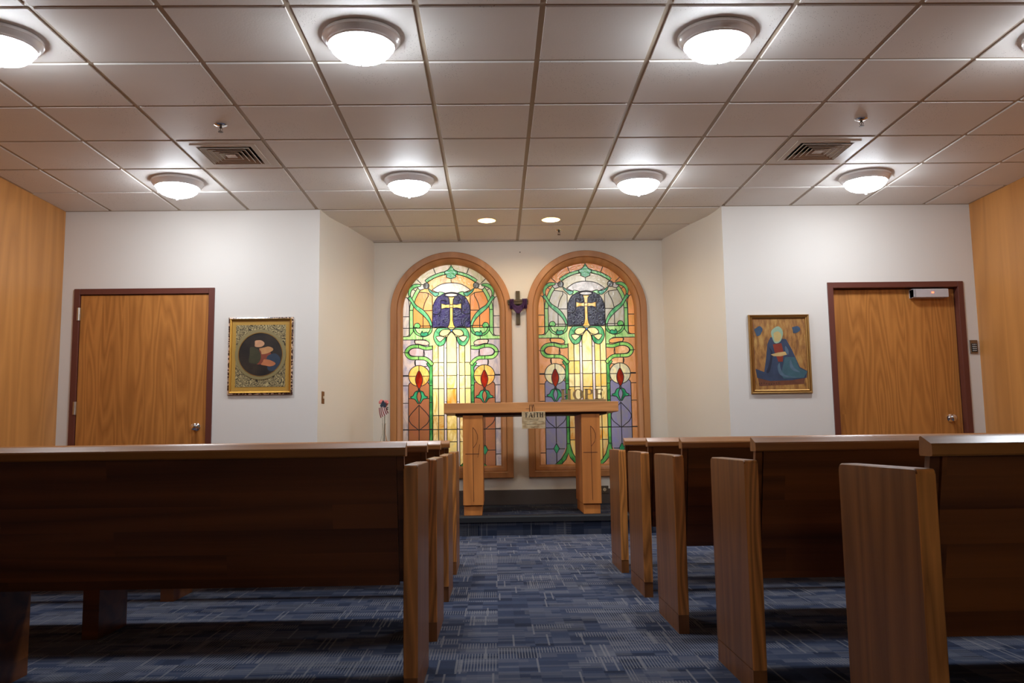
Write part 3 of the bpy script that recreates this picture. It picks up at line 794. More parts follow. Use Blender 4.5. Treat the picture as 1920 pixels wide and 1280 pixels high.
# ------------------------------------------------------------------ cross between the windows
cr_ = empty('wall_cross', (0.247, YA-.001, HC+1.35), 'dark wooden wall cross draped in purple cloth between the windows', 'cross')
DW = wood('dark_driftwood', (96, 84, 62), (48, 38, 28), 'Z', rings=8, freq=14, stretch=.1, rough=.7)
b = MB(); b.box(-.021, .021, -.030, 0, -.178, .176, .004); b.obj('upright', DW, cr_)
b = MB(); b.tube([(-.108, -.04, .063), (.106, -.04, .069)], .018, 8); b.tube([(-.104, -.045, .038), (.104, -.045, .044)], .015, 8)
b.obj('crossbar', DW, cr_, True)
b = MB()
def drape(x0, x1, zt_, zb, ph):
    n = 10; rows = [zt_, zt_-.02, (zt_+zb)/2, zb]
    g_ = []
    for j, z in enumerate(rows):
        g_.append([b.bm.verts.new((x0+(x1-x0)*i/n, -.064-.008*sin(ph+i*1.9)*(1 if j else .4), z+.004*sin(i*2.1+ph))) for i in range(n+1)])
    for A, B in zip(g_, g_[1:]):
        for i in range(n): b.face([A[i], A[i+1], B[i+1], B[i]])
drape(-.088, -.045, .085, -.018, 0.3); drape(.045, .092, .088, -.016, 1.1)
n = 14; g_ = []
for j in range(4):
    row = []
    for i in range(n+1):
        t = i/n; x = -.07+.14*t; sag = 4*t*(1-t)
        row.append(b.bm.verts.new((x, -.066-.008*cos(j*2.2), .062-.010*j-sag*(.050+.017*j))))
    g_.append(row)
for A, B in zip(g_, g_[1:]):
    for i in range(n): b.face([A[i], A[i+1], B[i+1], B[i]])
o = b.obj('purple_drape', plain('purple_cloth', (66, 34, 74), .8, var=.25), cr_, True)
sm = o.modifiers.new('s', 'SOLIDIFY'); sm.thickness = .002
b = MB(); b.tube([(-.018, -.036, .052), (.02, -.036, .044)], .004, 6); b.tube([(0, -.036, .06), (.002, -.034, -.02)], [.006, .004], 6); b.obj('corpus', DARKMET, cr_)

# ------------------------------------------------------------------ framed pictures
def picture(name, x0, x1, z0, z1, label, kind):
    cx, cz = (x0+x1)/2, (z0+z1)/2; W_, H_ = (x1-x0)/2, (z1-z0)/2
    root = empty(name, (cx, YF, cz), label, 'picture')
    def fr(prof, nm, mat, ww=W_, hh=H_):
        b = MB(); rings = []
        for sx, sz in ((-1, -1), (1, -1), (1, 1), (-1, 1)):
            rings.append([b.bm.verts.new((sx*(ww-o_), y, sz*(hh-o_))) for o_, y in prof])
        for i in range(4):
            A, B = rings[i], rings[(i+1) % 4]
            for t in range(len(prof)): b.face([A[t], A[(t+1) % len(prof)], B[(t+1) % len(prof)], B[t]])
        return b.obj(nm, mat, root)
    b = MB()
    def disc(cx_, cz_, rx, rz, y, mat, n=36, wob=0, ph=0):
        b.mat(mat); b.face([b.bm.verts.new((cx_+rx*(1+wob*sin(3*a+ph))*cos(a), y, cz_+rz*(1+wob*sin(2*a+ph))*sin(a))) for a in [2*pi*i/n for i in range(n)]][::-1])
    def poly(pts, y, mat): b.mat(mat); b.face([b.bm.verts.new((p[0], y, p[1])) for p in pts])
    if kind == 1:
        m = NT('dark_checker_edge'); v = m.n('ShaderNodeTexVoronoi'); m.l(m.coord(), v.inputs[0]); v.inputs['Scale'].default_value = 55
        m.bsdf(m.ramp(v.outputs['Distance'], [(.3, lin(60, 28, 18)), (.55, lin(84, 44, 26)), (.62, lin(225, 190, 160))]), .35, coat=.3)
        fr([(0, 0), (0, -.018), (.012, -.022), (.012, 0)], 'outer_frame', m.m)
        fr([(.012, 0), (.012, -.020), (.018, -.030), (.028, -.022), (.030, -.010), (.030, 0)], 'gilt_moulding', GILT)
        b.mat(plain('mat_gold', (186, 144, 62), .45)); b.box(-W_+.029, W_-.029, -.010, -.006, -H_+.029, H_-.029)
        o_ = b.obj('gold_mat', None, root)
        # ornament panel: generic scrollwork
        b = MB()
        m = NT('scrollwork'); c = m.coord(); vo = m.n('ShaderNodeTexNoise'); m.l(c, vo.inputs['Vector']); vo.inputs['Scale'].default_value = 15; vo.inputs['Detail'].default_value = 1.5; vo.inputs['Distortion'].default_value = 2.5
        rg = m.math('PINGPONG', m.math('MULTIPLY', vo.outputs[0], 7.0), .5)
        m.bsdf(m.ramp(rg, [(.12, lin(52, 44, 30)), (.24, lin(132, 116, 76)), (.42, lin(190, 172, 124))]), .5)
        b.mat(m.m); b.box(-W_+.065, W_-.065, -.012, -.0095, -H_+.068, H_-.068)
        cz0 = .012; R_ = .192
        b.mat(plain('ring_olive', (140, 126, 84), .45)); b.lathe([(R_+.030, -.0122), (R_+.030, -.016), (R_+.004, -.0165), (R_, -.0125)], (0, 0, cz0), 60, 'Y')
        b.mat(GILT2); b.lathe([(R_+.004, -.013), (R_+.002, -.0175), (R_-.003, -.0175), (R_-.003, -.013)], (0, 0, cz0), 60, 'Y')
        m = NT('medallion_dark'); n_ = m.noise(m.coord(), 7, 3)
        m.bsdf(m.ramp(n_, [(.35, lin(26, 24, 24)), (.6, lin(52, 42, 34)), (.8, lin(70, 58, 44))]), .4)
        disc(0, cz0, R_-.003, R_-.003, -.0135, m.m, 60)
        # soft generic colour masses, no figures
        disc(.005, cz0-.02, .080, .065, -.0140, plain('rust_patch', (132, 62, 44), .5, var=.35, scale=20), wob=.18)
        disc(.11, cz0-.07, .06, .085, -.0143, plain('slate_blue_patch', (46, 60, 78), .5, var=.35, scale=20), wob=.12, ph=1)
        disc(-.055, cz0-.01, .05, .09, -.0146, plain('olive_patch', (60, 58, 36), .5, var=.4, scale=30), wob=.2, ph=2)
        disc(.045, cz0+.035, .055, .035, -.0149, plain('ochre_patch', (196, 142, 92), .5, var=.3, scale=22), wob=.25, ph=.6)
        disc(-.015, cz0+.095, .042, .036, -.0152, plain('sand_patch', (200, 150, 112), .5, var=.3, scale=25), wob=.15, ph=1.6)
        disc(.065, cz0-.075, .058, .032, -.0155, plain('sienna_patch', (190, 116, 74), .5, var=.3, scale=20), wob=.22, ph=2.6)
        b.obj('round_painting', None, root)
    else:
        fr([(0, 0), (0, -.016), (.006, -.028), (.014, -.026), (.020, -.018), (.026, -.024), (.034, -.018), (.038, -.008), (.038, 0)], 'gilt_frame', GILT2)
        m = NT('gold_ground'); c = m.mapping(m.coord(), (1, 1, .3)); n_ = m.noise(c, 34, 4, .6); q = m.noise(m.coord(), 5, 2)
        m.bsdf(m.mix(q, m.ramp(n_, [(.35, lin(92, 60, 26)), (.5, lin(176, 126, 56)), (.68, lin(214, 176, 96))]), lin(158, 106, 62)), .5)
        b.mat(m.m); b.box(-W_+.036, W_-.036, -.010, -.004, -H_+.036, H_-.036)
        y = -.0104
        poly([(-.21, -.19), (.22, -.19), (.20, -.27), (-.20, -.285)], y, plain('brown_ground', (112, 66, 46), .5, var=.4, scale=26))
        poly([(-.225, -.13), (-.15, -.16), (-.13, -.05), (-.11, .09), (-.08, .15), (.06, .13), (.10, .05), (.13, -.02), (.17, -.12), (.235, -.155), (.225, -.215), (.10, -.235), (-.10, -.24), (-.215, -.21)], y-.0004, plain('deep_blue_patch', (52, 66, 92), .5, var=.5, scale=12))
        poly([(0.0, -.18), (.04, -.03), (.13, -.03), (.165, -.13), (.235, -.16), (.20, -.215), (.02, -.22)], y-.0008, plain('teal_patch', (62, 98, 110), .5, var=.35, scale=14))
        poly([(-.062, .085), (.015, .095), (.03, .02), (.02, -.07), (-.02, -.07), (-.05, .02)], y-.0012, plain('brick_patch', (140, 52, 34), .5, var=.3, scale=18))
        disc(-.02, .17, .052, .075, y-.0016, plain('pale_aqua_patch', (150, 176, 150), .5, var=.25, scale=20), wob=.1)
        disc(-.02, .155, .034, .050, y-.0019, plain('straw_patch', (196, 172, 112), .5, var=.2, scale=20), wob=.12, ph=1)
        poly([(-.085, -.005), (-.02, .012), (.045, .02), (.06, -.008), (.0, -.022), (-.06, -.02)], y-.0022, plain('cream_patch', (204, 172, 112), .5, var=.3, scale=24))
        fo = plain('fold_blue', (84, 108, 128), .5, var=.3, scale=30); fd = plain('fold_dark', (34, 40, 60), .5, var=.3, scale=30)
        poly(cr([(-.10, .06), (-.085, .02), (-.10, -.08), (-.13, -.16), (-.105, -.16), (-.075, -.06), (-.07, .02)], 4, True), y-.0014, fd)
        poly(cr([(-.01, -.08), (.0, -.14), (.04, -.19), (.14, -.212), (.05, -.208), (-.01, -.185), (-.03, -.12)], 4, True), y-.0014, fo)
        poly(cr([(.09, -.05), (.115, -.12), (.17, -.165), (.11, -.15), (.08, -.11)], 4, True), y-.0016, fo)
        poly(cr([(.05, .07), (.075, .03), (.07, -.01), (.045, .03)], 4, True), y-.0014, fo)
        tl = plain('pavement_dots', (64, 44, 30), .6)
        for i in range(9): disc(-.20+i*.022, -.262+.004*sin(i), .004, .006, y-.0008, tl, 8)
        bl = plain('sky_blue_patch', (58, 82, 108), .5, var=.4, scale=24)
        disc(-.185, .205, .034, .042, y-.0016, bl, wob=.2); disc(.15, .215, .034, .036, y-.0016, bl, wob=.2, ph=1)
        b.obj('painting', None, root)
    return root
picture('framed_picture', -2.338, -1.773, HC+.408, HC+1.09, 'gold framed square picture with a dark round medallion, right of the left door', 1)
picture('framed_picture', 2.262, 2.806, HC+.360, HC+1.063, 'gold framed upright picture in blue and gold, left of the right door', 2)

# ------------------------------------------------------------------ altar
AY0, AY1 = 7.645, 8.29
al = empty('altar', (0.318, 7.96, ZP), 'honey coloured timber altar table on two slab legs', 'altar table')
o_ = (-0.318, -7.96, -ZP)
def AB(b, x0, x1, y0, y1, z0, z1, bev=0): b.box(x0+o_[0], x1+o_[0], y0+o_[1], y1+o_[1], z0+o_[2], z1+o_[2], bev)
b = MB(); AB(b, -.458, 1.095, 7.615, 8.33, HC+.225, HC+.315, .004); top = b.obj('altar_top', ALTT, al)
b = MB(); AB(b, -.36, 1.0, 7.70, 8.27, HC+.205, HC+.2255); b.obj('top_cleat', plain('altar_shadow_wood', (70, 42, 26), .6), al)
for (xa, xb, ka, kb) in ((-.292, -.114, -.287, -.127), (.763, .928, .770, .918)):
    b = MB(); AB(b, xa, xb, AY0, AY1, .257, HC+.206, .004); leg = b.obj('leg', ALTW, al)
    b = MB(); AB(b, ka, kb, AY0+.02, AY1-.02, ZP, .252, .003); b.obj('base_block', ALTW, al)
    # carved mark: long stem, bow and crossbar
    xm = (xa+xb)/2; b = MB()
    def P(dx, z): return (xm+dx+o_[0], AY0-.0005+o_[1], z+o_[2])
    b.tube([P(0, HC+.10), P(.001, HC-.20), P(.004, HC-.55)], .0022, 6)
    b.tube([P(0, HC+.10), P(.022, HC+.075), P(.040, HC+.035), P(.042, HC+.0), P(.032, HC-.04), P(.004, HC-.078)], .0022, 6)
    b.tube([P(-.068, HC-.133), P(.055, HC-.133)], .0024, 6)
    if xa < 0: b.tube([P(.060, HC-.05), P(.042, HC-.165)], .002, 6)
    b.obj('carved_mark', CARVE, leg)
b = MB()
for dx in (-.012, .012):
    b.tube([(.315+o_[0]+dx*.6, 7.6145+o_[1], HC+.296+o_[2]), (.315+o_[0]+dx, 7.6145+o_[1], HC+.27+o_[2]), (.315+o_[0]+dx, 7.6145+o_[1], HC+.232+o_[2])], .003, 6)
b.tube([(.27+o_[0], 7.6145+o_[1], HC+.258+o_[2]), (.30+o_[0], 7.6145+o_[1], HC+.259+o_[2])], .0016, 6)
b.obj('carved_mark', CARVE, top)

# letters built from strokes, thick uprights and thin serifs
def letter(b, ch, x, y0, y1, z, h, wd):
    t = wd*.27; s_ = h*.09
    def bx(xa, xb, za, zb): b.box(x+xa*wd, x+xb*wd, y0, y1, z+za*h, z+zb*h)
    def pr_(pts): b.prism([(x+p[0]*wd, z+p[1]*h) for p in pts], y0, y1, 'Y')
    if ch == 'H':
        for c in (0.04, .66): bx(c, c+.28, 0, 1); bx(c-.06, c+.34, 0, .07); bx(c-.06, c+.34, .93, 1)
        bx(.3, .68, .47, .55)
    elif ch == 'I': bx(.28, .64, 0, 1); bx(.16, .76, 0, .07); bx(.16, .76, .93, 1)
    elif ch == 'T':
        bx(.36, .64, 0, 1); bx(.24, .76, 0, .07); bx(0, 1, .92, 1); pr_([(0, .92), (.10, .92), (.0, .74)]); pr_([(1, .92), (.90, .92), (1, .74)])
    elif ch in 'FE':
        bx(.08, .36, 0, 1); bx(0, .45, 0, .07); bx(0, .92, .92, 1); bx(.36, .70, .48, .56); bx(.64, .70, .38, .66); pr_([(.92, .92), (.80, .92), (.92, .74)])
        if ch == 'E': bx(0, .96, 0, .08); pr_([(.96, .08), (.82, .08), (1.0, .28)])
    elif ch == 'A':
        pr_([(.0, 0), (.12, 0), (.50, .86), (.48, 1)]); pr_([(.46, 1), (.56, 1), (.98, 0), (.66, 0)]); bx(-.06, .22, 0, .06); bx(.58, 1.06, 0, .06); bx(.24, .76, .28, .35)
    elif ch == 'P':
        bx(.08, .36, 0, 1); bx(0, .48, 0, .07); bx(0, .3, .93, 1)
        n = 14
        for i in range(n):
            a0, a1 = pi/2-pi*i/n, pi/2-pi*(i+1)/n
            q = lambda rx, rz, a: (.5+rx*cos(a), .73+rz*sin(a))
            pr_([q(.44, .27, a0), q(.44, .27, a1), q(.20, .21, a1), q(.20, .21, a0)])
        bx(.3, .5, .93, 1); bx(.3, .5, .46, .53)
    elif ch == 'O':
        n = 28
        for i in range(n):
            a0, a1 = 2*pi*i/n, 2*pi*(i+1)/n
            q = lambda rx, rz, a: (.5+rx*cos(a), .5+rz*sin(a))
            pr_([q(.54, .51, a0), q(.54, .51, a1), q(.28, .44, a1), q(.28, .44, a0)])
hp = empty('word_sign', (0.795, 7.72, HC+.315), 'gold letters spelling HOPE on a bar, standing on the altar', 'sign')
BRZ = plain('brass_letters', (146, 122, 82), .5, metal=.1)
b = MB(); b.box(-.205, .205, -.022, .022, 0, .024, .003); b.obj('base_bar', BRZ, hp)
for ch, x, wd in (('H', -.200, .090), ('O', -.090, .088), ('P', .010, .084), ('E', .102, .082)):
    b = MB(); letter(b, ch, x, -.008, .008, .022, .096, wd); b.obj('letter', BRZ, hp)
# FAITH plaque hanging on the altar front
fp = empty('hanging_plaque', (0.337, 7.608, HC+.160), 'parchment coloured FAITH plaque hanging from the altar front', 'plaque')
m = NT('aged_parchment'); n_ = m.noise(m.mapping(m.coord(), (1, 1, 2.2)), 16, 4, .6)
m.bsdf(m.ramp(n_, [(.3, lin(150, 112, 68)), (.5, lin(202, 176, 132)), (.75, lin(222, 202, 162))]), .6)
b = MB(); b.box(-.104, .104, -.006, 0, -.078, .072, .002); b.obj('board', m.m, fp)
INK = plain('sepia_ink', (58, 42, 26), .7)
b = MB()
for ch, x, wd in (('F', -.072, .026), ('A', -.042, .036), ('I', -.002, .020), ('T', .020, .030), ('H', .054, .032)): letter(b, ch, x, -.0075, -.006, .022, .042, wd)
b.obj('faith_lettering', INK, fp)
b = MB()
rr = random.Random(5)
for z, xa, xb, amp in ((.004, -.038, .05, .004), (-.010, -.035, .04, .006), (-.016, -.09, -.05, .002), (-.018, .045, .09, .003), (-.040, -.06, .08, .001), (-.062, -.02, .04, .003)):
    pts = []; x = xa
    while x < xb: pts.append((x, -.0068, z+rr.uniform(-amp, amp))); x += .004
    b.tube(pts, .0008, 4)
b.obj('script_lines', INK, fp)
b = MB(); b.tube([(-.012, -.003, .07), (-.010, -.001, .10), (0, 0, .13)], .0015, 6); b.tube([(.012, -.003, .07), (.010, -.001, .10), (0, 0, .13)], .0015, 6); b.lathe([(0, .006), (.003, .006), (.003, -.004), (.005, -.004), (0, -.006)], (0, 0, .13), 10, 'Y'); b.obj('hanger_cord', CARVE, fp)

# ------------------------------------------------------------------ flag, flowers, vase, pedestal
px_, py_ = -1.05, 8.10
ped = empty('pedestal', (px_, py_, ZP), 'slim oak pedestal in the alcove corner under the flower vase', 'pedestal')
b = MB(); b.box(-.13, .13, -.13, .13, .60, .625, .004); b.obj('top', TRIMW, ped)
b = MB(); b.box(-.04, .04, -.04, .04, .02, .60, .003); b.obj('post', TRIMW, ped)
b = MB(); b.box(-.12, .12, -.12, .12, 0, .02, .003); b.obj('foot', TRIMW, ped)
VZ = ZP+.625
va = empty('bud_vase', (px_, py_, VZ), 'slender clear glass vase in the corner left of the windows', 'vase')
gm = NT('clear_glass'); gb = gm.n('ShaderNodeBsdfGlass'); gb.inputs['Roughness'].default_value = .02; gb.inputs['IOR'].default_value = 1.3; gm.l(gb.outputs[0], gm.out.inputs[0])
b = MB(); b.lathe([(0, 0), (.034, 0), (.036, .01), (.030, .05), (.018, .10), (.016, .19), (.019, .20), (.0165, .20), (.0145, .19), (.016, .10), (.027, .05), (.032, .012), (0, .008)], (0,0,0), 24); b.obj('vase_body', gm.m, va, True)
fl = empty('flower_bunch', (px_, py_, VZ+.01), 'bunch of pink artificial flowers in the glass vase', 'flowers')
STEM = plain('stem_olive', (132, 124, 88), .6); PINK = plain('pink_petals', (236, 140, 132), .7, var=.25, scale=60); LEAFM = plain('dark_leaf', (62, 56, 50), .7)
tips = [(-.022, -.01, .39), (.022, -.012, .385), (.006, .012, .365)]
for tx, ty, tz in tips:
    b = MB(); b.tube([(tx*.2, ty*.2, .0), (tx*.3, ty*.3, .12), (tx*.5, ty*.6, .2), (tx, ty, tz)], .0018, 6); st_ = b.obj('stem', STEM, fl)
    b = MB(); q = random.Random(int(1000*tz))
    for i in range(26):
        a_ = q.uniform(0, 2*pi); e_ = q.uniform(-.6, 1.4); rr_ = .021
        c_ = (tx+rr_*cos(a_)*cos(e_)*.8, ty+rr_*sin(a_)*cos(e_)*.8, tz+rr_*sin(e_)*.8)
        b.sphere(c_, .0105, 1, .6, 1, 7, 4)
    b.obj('blossom', PINK, fl, True)
b = MB()
for a_, z_ in ((.3, .33), (2.6, .32), (1.2, .30), (-.4, .315)):
    c, s_ = cos(a_), sin(a_)
    b.face([b.bm.verts.new(p) for p in ((0, 0, z_-.02), (c*.03-s_*.01, -.01, z_), (c*.05, -.012, z_+.012), (c*.03+s_*.01, -.004, z_+.016))])
b.obj('leaves', LEAFM, fl)
fg = empty('small_flag', (px_, py_-.02, VZ+.02), 'small striped flag with blue corner hanging from a stick in the vase', 'flag')
b = MB(); b.tube([(.004, .012, -.01), (.006, .004, .2), (.004, -.016, .40)], .0016, 6); b.obj('flag_stick', plain('dark_stick', (70, 56, 44), .6), fg)
# cloth drawn as rows of stripes running down the fly
RED = plain('flag_red', (138, 44, 44), .8); WHT = plain('flag_white', (228, 214, 206), .8); BLU = plain('flag_blue', (52, 58, 74), .8, var=.2, scale=80)
b = MB(); s10 = .00048
def FP(cx_, cz_, yy=0): return ((cx_-455)*s10, -.028+yy, .395-(cz_-470)*s10)
A0, A1, B0, B1 = (370, 612), (505, 575), (402, 812), (562, 716)
ns = 9
for i in range(ns):
    b.mat(RED if i % 2 == 0 else WHT)
    for j in range(5):
        def pt(u_, v_):
            x_ = (A0[0]*(1-u_)+A1[0]*u_)*(1-v_)+(B0[0]*(1-u_)+B1[0]*u_)*v_
            z_ = (A0[1]*(1-u_)+A1[1]*u_)*(1-v_)+(B0[1]*(1-u_)+B1[1]*u_)*v_
            return FP(x_-8*sin(pi*v_), z_, .006*sin(u_*9+v_*2))
        b.face([b.bm.verts.new(pt(*q)) for q in ((i/ns, j/5), ((i+1)/ns, j/5), ((i+1)/ns, (j+1)/5), (i/ns, (j+1)/5))])
b.mat(BLU)
b.face([b.bm.verts.new(FP(*p, -.002)) for p in ((392, 575), (448, 462), (500, 525), (512, 582), (430, 622))])
b.obj('flag_cloth', None, fg)

# ------------------------------------------------------------------ ceiling fixtures
def make_light():
    root = empty('ceiling_light', (0, 0, ZC), 'x', 'ceiling light')
    b = MB(); b.lathe([(0, -.004), (.120, -.004), (.193, -.002), (.198, -.008), (.198, -.022), (.193, -.026), (.190, -.034), (.180, -.046), (.176, -.051), (.172, -.053), (.169, -.0585), (.162, -.0595), (.158, -.056), (.158, -.045), (.0, -.045)], n=64)
    b.obj('trim_ring', NICKEL, root, True)
    b = MB(); b.lathe([(.159, -.055), (.1585, -.066), (.149, -.085), (.127, -.104), (.094, -.119), (.058, -.130), (.02, -.135), (0, -.135)], n=48)
    b.obj('glass_bowl', BOWL, root, True)
    b = MB(); b.lathe([(0, -.132), (.014, -.132), (.016, -.138), (.010, -.144), (.007, -.150), (.009, -.155), (.005, -.160), (0, -.161)], n=20)
    b.obj('finial', NICKEL, root, True)
    return root
proto = make_light()
LX = {c: CX0+c*T for c in (-4.5, -1.5, 1.5, 4.5)}
def light_label(c, row):
    r_ = 'row near the alcove' if row == 'far' else 'row nearest the camera'
    n_ = {-4.5: 'far left', -1.5: 'centre left', 1.5: 'centre right', 4.5: 'far right'}[c]
    return 'white bowl ceiling light, %s in the %s' % (n_, r_)
first = True
for row, ry in (('far', 4.5), ('near', .5)):
    for c in (-4.5, -1.5, 1.5, 4.5):
        o = proto if first else copy_tree(proto); first = False
        o.location = (LX[c], CY0+ry*T, ZC); o['label'] = light_label(c, row); o['group'] = 'bowl ceiling lights'

def make_vent():
    root = empty('ceiling_vent', (0, 0, ZC), 'x', 'air vent')
    h = T/2-.014
    b = MB().mat(VENTM)
    for (x0, x1, y0, y1) in ((-h, h, -h, -.215), (-h, h, .215, h), (-h, -.215, -.215, .215), (.215, h, -.215, .215)): b.box(x0, x1, y0, y1, -.002, .010)
    b.obj('panel', None, root)
    def frame(b, ro, ri, z0, z1):
        V = []
        for sx, sy in ((-1, -1), (1, -1), (1, 1), (-1, 1)): V.append([b.bm.verts.new(p) for p in ((sx*ro, sy*ro, z0), (sx*ri, sy*ri, z1), (sx*ri, sy*ri, z1+.003), (sx*ro, sy*ro, z0+.003))])
        for i in range(4):
            A, B = V[i], V[(i+1) % 4]
            for t in range(4): b.face([A[t], A[(t+1) % 4], B[(t+1) % 4], B[t]])
    b = MB()
    V = []
    for sx, sy in ((-1, -1), (1, -1), (1, 1), (-1, 1)): V.append([b.bm.verts.new((sx*r, sy*r, z)) for r, z in ((.228, -.001), (.226, -.006), (.190, -.007), (.184, .004), (.184, .02), (.228, .02))])
    for i in range(4):
        A, B = V[i], V[(i+1) % 4]
        for t in range(6): b.face([A[t], A[(t+1) % 6], B[(t+1) % 6], B[t]])
    b.obj('grille_frame', VENTM, root)
    b = MB(); b.box(-.19, .19, -.19, .19, .060, .064); b.obj('duct_backing', VENTK, root)
    for ro in (.170, .136, .102, .068):
        b = MB(); frame(b, ro, ro-.040, -.010, .016); frame(b, ro+.002, ro-.002, -.0135, -.0125); b.obj('louver', VENTM, root)
    b = MB(); b.box(-.036, .036, -.036, .036, -.010, -.007, .001); b.obj('centre_plate', VENTM, root)
    return root
v1 = make_vent(); v1.location = (CX0-3.5*T, CY0+3.5*T, ZC); v1['label'] = 'square louvred air vent in the ceiling left of centre, above the left door'
v2 = copy_tree(v1); v2.location = (CX0+3.5*T, CY0+3.5*T, ZC); v2['label'] = 'square louvred air vent in the ceiling right of centre, above the right door'
v1['group'] = v2['group'] = 'ceiling air vents'

def make_sprinkler():
    root = empty('fire_sprinkler', (0, 0, ZC), 'x', 'sprinkler')
    b = MB(); b.lathe([(0, -.001), (.040, -.001), (.041, -.004), (.030, -.010), (.014, -.013), (0, -.013)], n=28); b.obj('escutcheon', CHROME, root, True)
    b = MB(); b.lathe([(.008, -.012), (.009, -.022), (.006, -.026), (0, -.026)], n=14)
    for s_ in (-1, 1): b.tube([(s_*.007, 0, -.022), (s_*.013, 0, -.034), (s_*.004, 0, -.048)], .002, 6)
    b.tube([(0, 0, -.024), (0, 0, -.048)], .0022, 6); b.obj('frame_arms', DARKMET, root, True)
    b = MB(); b.lathe([(0, -.049), (.004, -.048), (.017, -.050), (.017, -.0515), (0, -.052)], n=16); b.obj('deflector', DARKMET, root, True)
    return root
s1 = make_sprinkler(); s1.location = (-1.772, 5.43, ZC); s1['label'] = 'chrome fire sprinkler on the ceiling just before the left air vent'
s2 = copy_tree(s1); s2.location = (2.434, 5.40, ZC); s2['label'] = 'chrome fire sprinkler on the ceiling just before the right air vent'
s3 = copy_tree(s1); s3.location = (.654, 8.36, ZC); s3['label'] = 'small fire sprinkler on the alcove ceiling above the right window'
for s_ in (s1, s2, s3): s_['group'] = 'ceiling fire sprinklers'

def make_down():
    root = empty('recessed_downlight', (0, 0, ZC), 'x', 'ceiling light')
    b = MB(); b.lathe([(.082, -.0015), (.088, -.004), (.092, -.001), (.092, .002), (.082, .002), (.082, -.0015)], n=36); b.obj('trim_ring', plain('downlight_trim', (214, 196, 160), .4), root, True)
    b = MB(); b.lathe([(.083, -.0012), (.082, .010), (.076, .050), (.062, .078), (0, .084)], n=36); b.obj('reflector', GOLDREF, root, True)
    b = MB(); b.lathe([(0, .052), (.022, .054), (.032, .066), (.030, .080), (0, .081)], n=24); b.obj('bulb', WARMBULB, root, True)
    return root
w1 = make_down(); w1.location = (-.062, 7.955, ZC-.003); w1['label'] = 'dimmer warm recessed downlight over the alcove, left of the pair'
w2 = copy_tree(w1); w2.location = (.548, 7.945, ZC-.003); w2['label'] = 'brighter warm recessed downlight over the alcove, right of the pair'
w1['group'] = w2['group'] = 'alcove downlights'
for o, e_ in ((w1, .5), (w2, 1.0)):
    ld = bpy.data.lights.new('downlight_lamp', 'POINT'); ld.energy = DOWN_W*e_; ld.color = (1, .80, .50); ld.shadow_soft_size = .018
    lo = bpy.data.objects.new('downlight_lamp', ld); COL.objects.link(lo); lo.parent = o; lo.location = (0, 0, .028)

# ------------------------------------------------------------------ pews
def rounded_panel(d, h, r_top):
    pts = [(0, .078), (0, h-.012)]
    pts += [(.012*(1-cos(a)), h-.012+.012*sin(a)) for a in (pi/6, pi/3, pi/2)]
    pts += [(d-.020+.020*sin(a), h-.020+.020*cos(a)) for a in (0, pi/6, pi/3, pi/2)]
    pts += [(d, .078)]
    return pts
def end_panel(root, xa, xb):
    """slab between xa and xb; its narrow back edge shows a different cut of oak"""
    b = MB(); b.prism(rounded_panel(.455, HC-.083, .02), xa, xb, 'X')
    bmesh.ops.bevel(b.bm, geom=[e for e in b.bm.edges if abs(e.verts[0].co.x-e.verts[1].co.x) < 1e-6], offset=.003, segments=1, affect='EDGES')
    o = b.obj('end_panel', [PEWE, PEWN], root)
    for p in o.data.polygons:
        if p.normal.y < -.7 : p.material_index = 1
    b = MB(); b.box(min(xa, xb)+.001, max(xa, xb)-.001, .002, .452, 0, .077); b.obj('foot_block', PEWE, o)
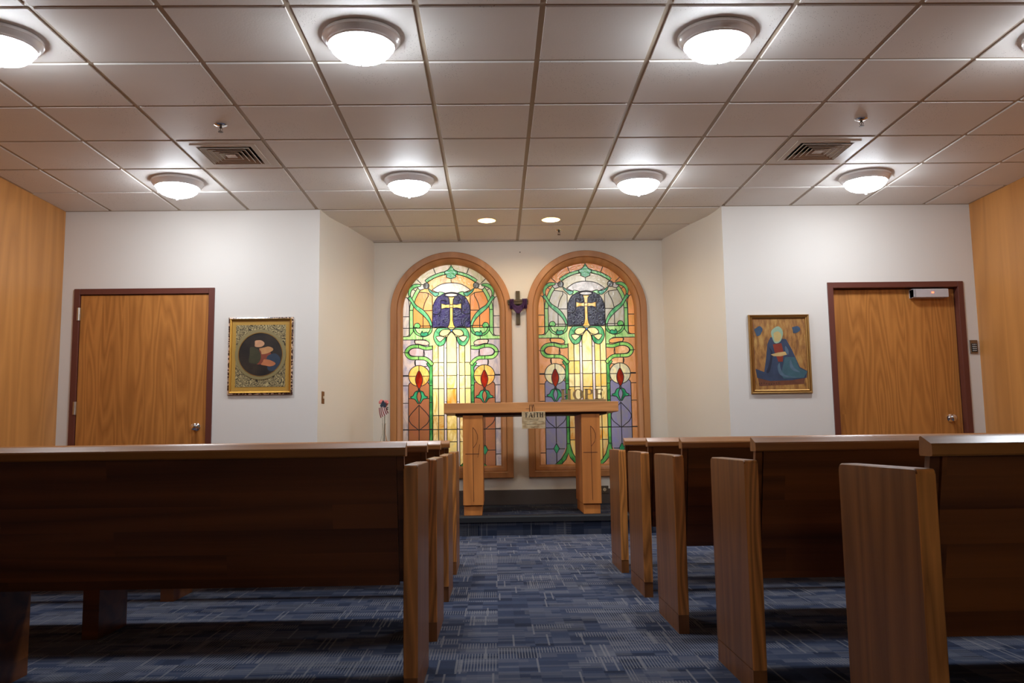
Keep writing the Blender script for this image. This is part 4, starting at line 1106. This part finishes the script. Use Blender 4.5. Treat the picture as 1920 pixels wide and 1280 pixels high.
def make_pew(side, label):
    """origin: floor at the aisle end, back edge; the seat faces +Y; side=+1 runs to the right"""
    L = 3.02; s = side; t = .047
    root = empty('church_pew', (0, 0, 0), label, 'pew')
    end_panel(root, 0, s*t); end_panel(root, s*(L-t), s*L)
    prof = [(.004, HC-.055), (0, HC-.051), (0, HC-.031), (.004, HC-.0255), (.044, HC-.0105), (.052, HC-.008), (.058, HC-.011), (.063, HC-.050), (.060, HC-.055)]
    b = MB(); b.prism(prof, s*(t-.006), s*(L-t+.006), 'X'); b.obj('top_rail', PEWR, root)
    # leaning back board
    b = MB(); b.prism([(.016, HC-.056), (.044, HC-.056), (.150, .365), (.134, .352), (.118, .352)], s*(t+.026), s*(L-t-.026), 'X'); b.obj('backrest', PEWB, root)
    for q in (0, 1):
        xa = s*(t+.001) if q == 0 else s*(L-t-.029); b = MB()
        b.prism([(.026, HC-.056), (.050, HC-.056), (.154, .362), (.126, .362)], xa, xa+s*.024, 'X'); b.obj('end_gap_strip', PEWB, root)  # recessed strip put in for the shaded gap beside the end panel
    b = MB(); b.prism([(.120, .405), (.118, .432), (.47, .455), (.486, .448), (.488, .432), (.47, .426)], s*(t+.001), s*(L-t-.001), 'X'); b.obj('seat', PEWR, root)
    b = MB(); b.prism([(.44, .424), (.46, .426), (.46, .36), (.44, .36)], s*(t+.001), s*(L-t-.001), 'X'); b.obj('seat_apron', PEWE, root)
    b = MB(); b.prism([(.152, 0), (.152, .400), (.44, .418), (.44, 0)], s*(L/2-.035), s*(L/2+.035), 'X'); b.obj('centre_support', PEWB, root)  # darker back oak stands in for the light blocked under the seat
    return root
R_rows = [(5.425, .772, 'front pew of the right block, nearest the altar'), (4.60, .772, 'second pew from the altar in the right block'),
          (3.755, .772, 'third pew from the altar in the right block'), (2.87, .828, 'fourth pew from the altar in the right block'), (1.985, .972, 'rearmost pew of the right block, nearest the camera')]
L_rows = [(5.46, -.253, 'front pew of the left block, nearest the altar'), (4.57, -.253, 'second pew from the altar in the left block'),
          (3.70, -.254, 'third pew from the altar in the left block'), (2.86, -.259, 'rearmost pew of the left block, nearest the camera')]
pr_r = make_pew(1, ''); pr_l = make_pew(-1, '')
for rows, proto_ in ((R_rows, pr_r), (L_rows, pr_l)):
    for i, (y, x, lab) in enumerate(rows):
        o = proto_ if i == 0 else copy_tree(proto_)
        o.location = (x, y, 0); o['label'] = 'varnished oak church pew, '+lab; o['group'] = 'oak church pews'
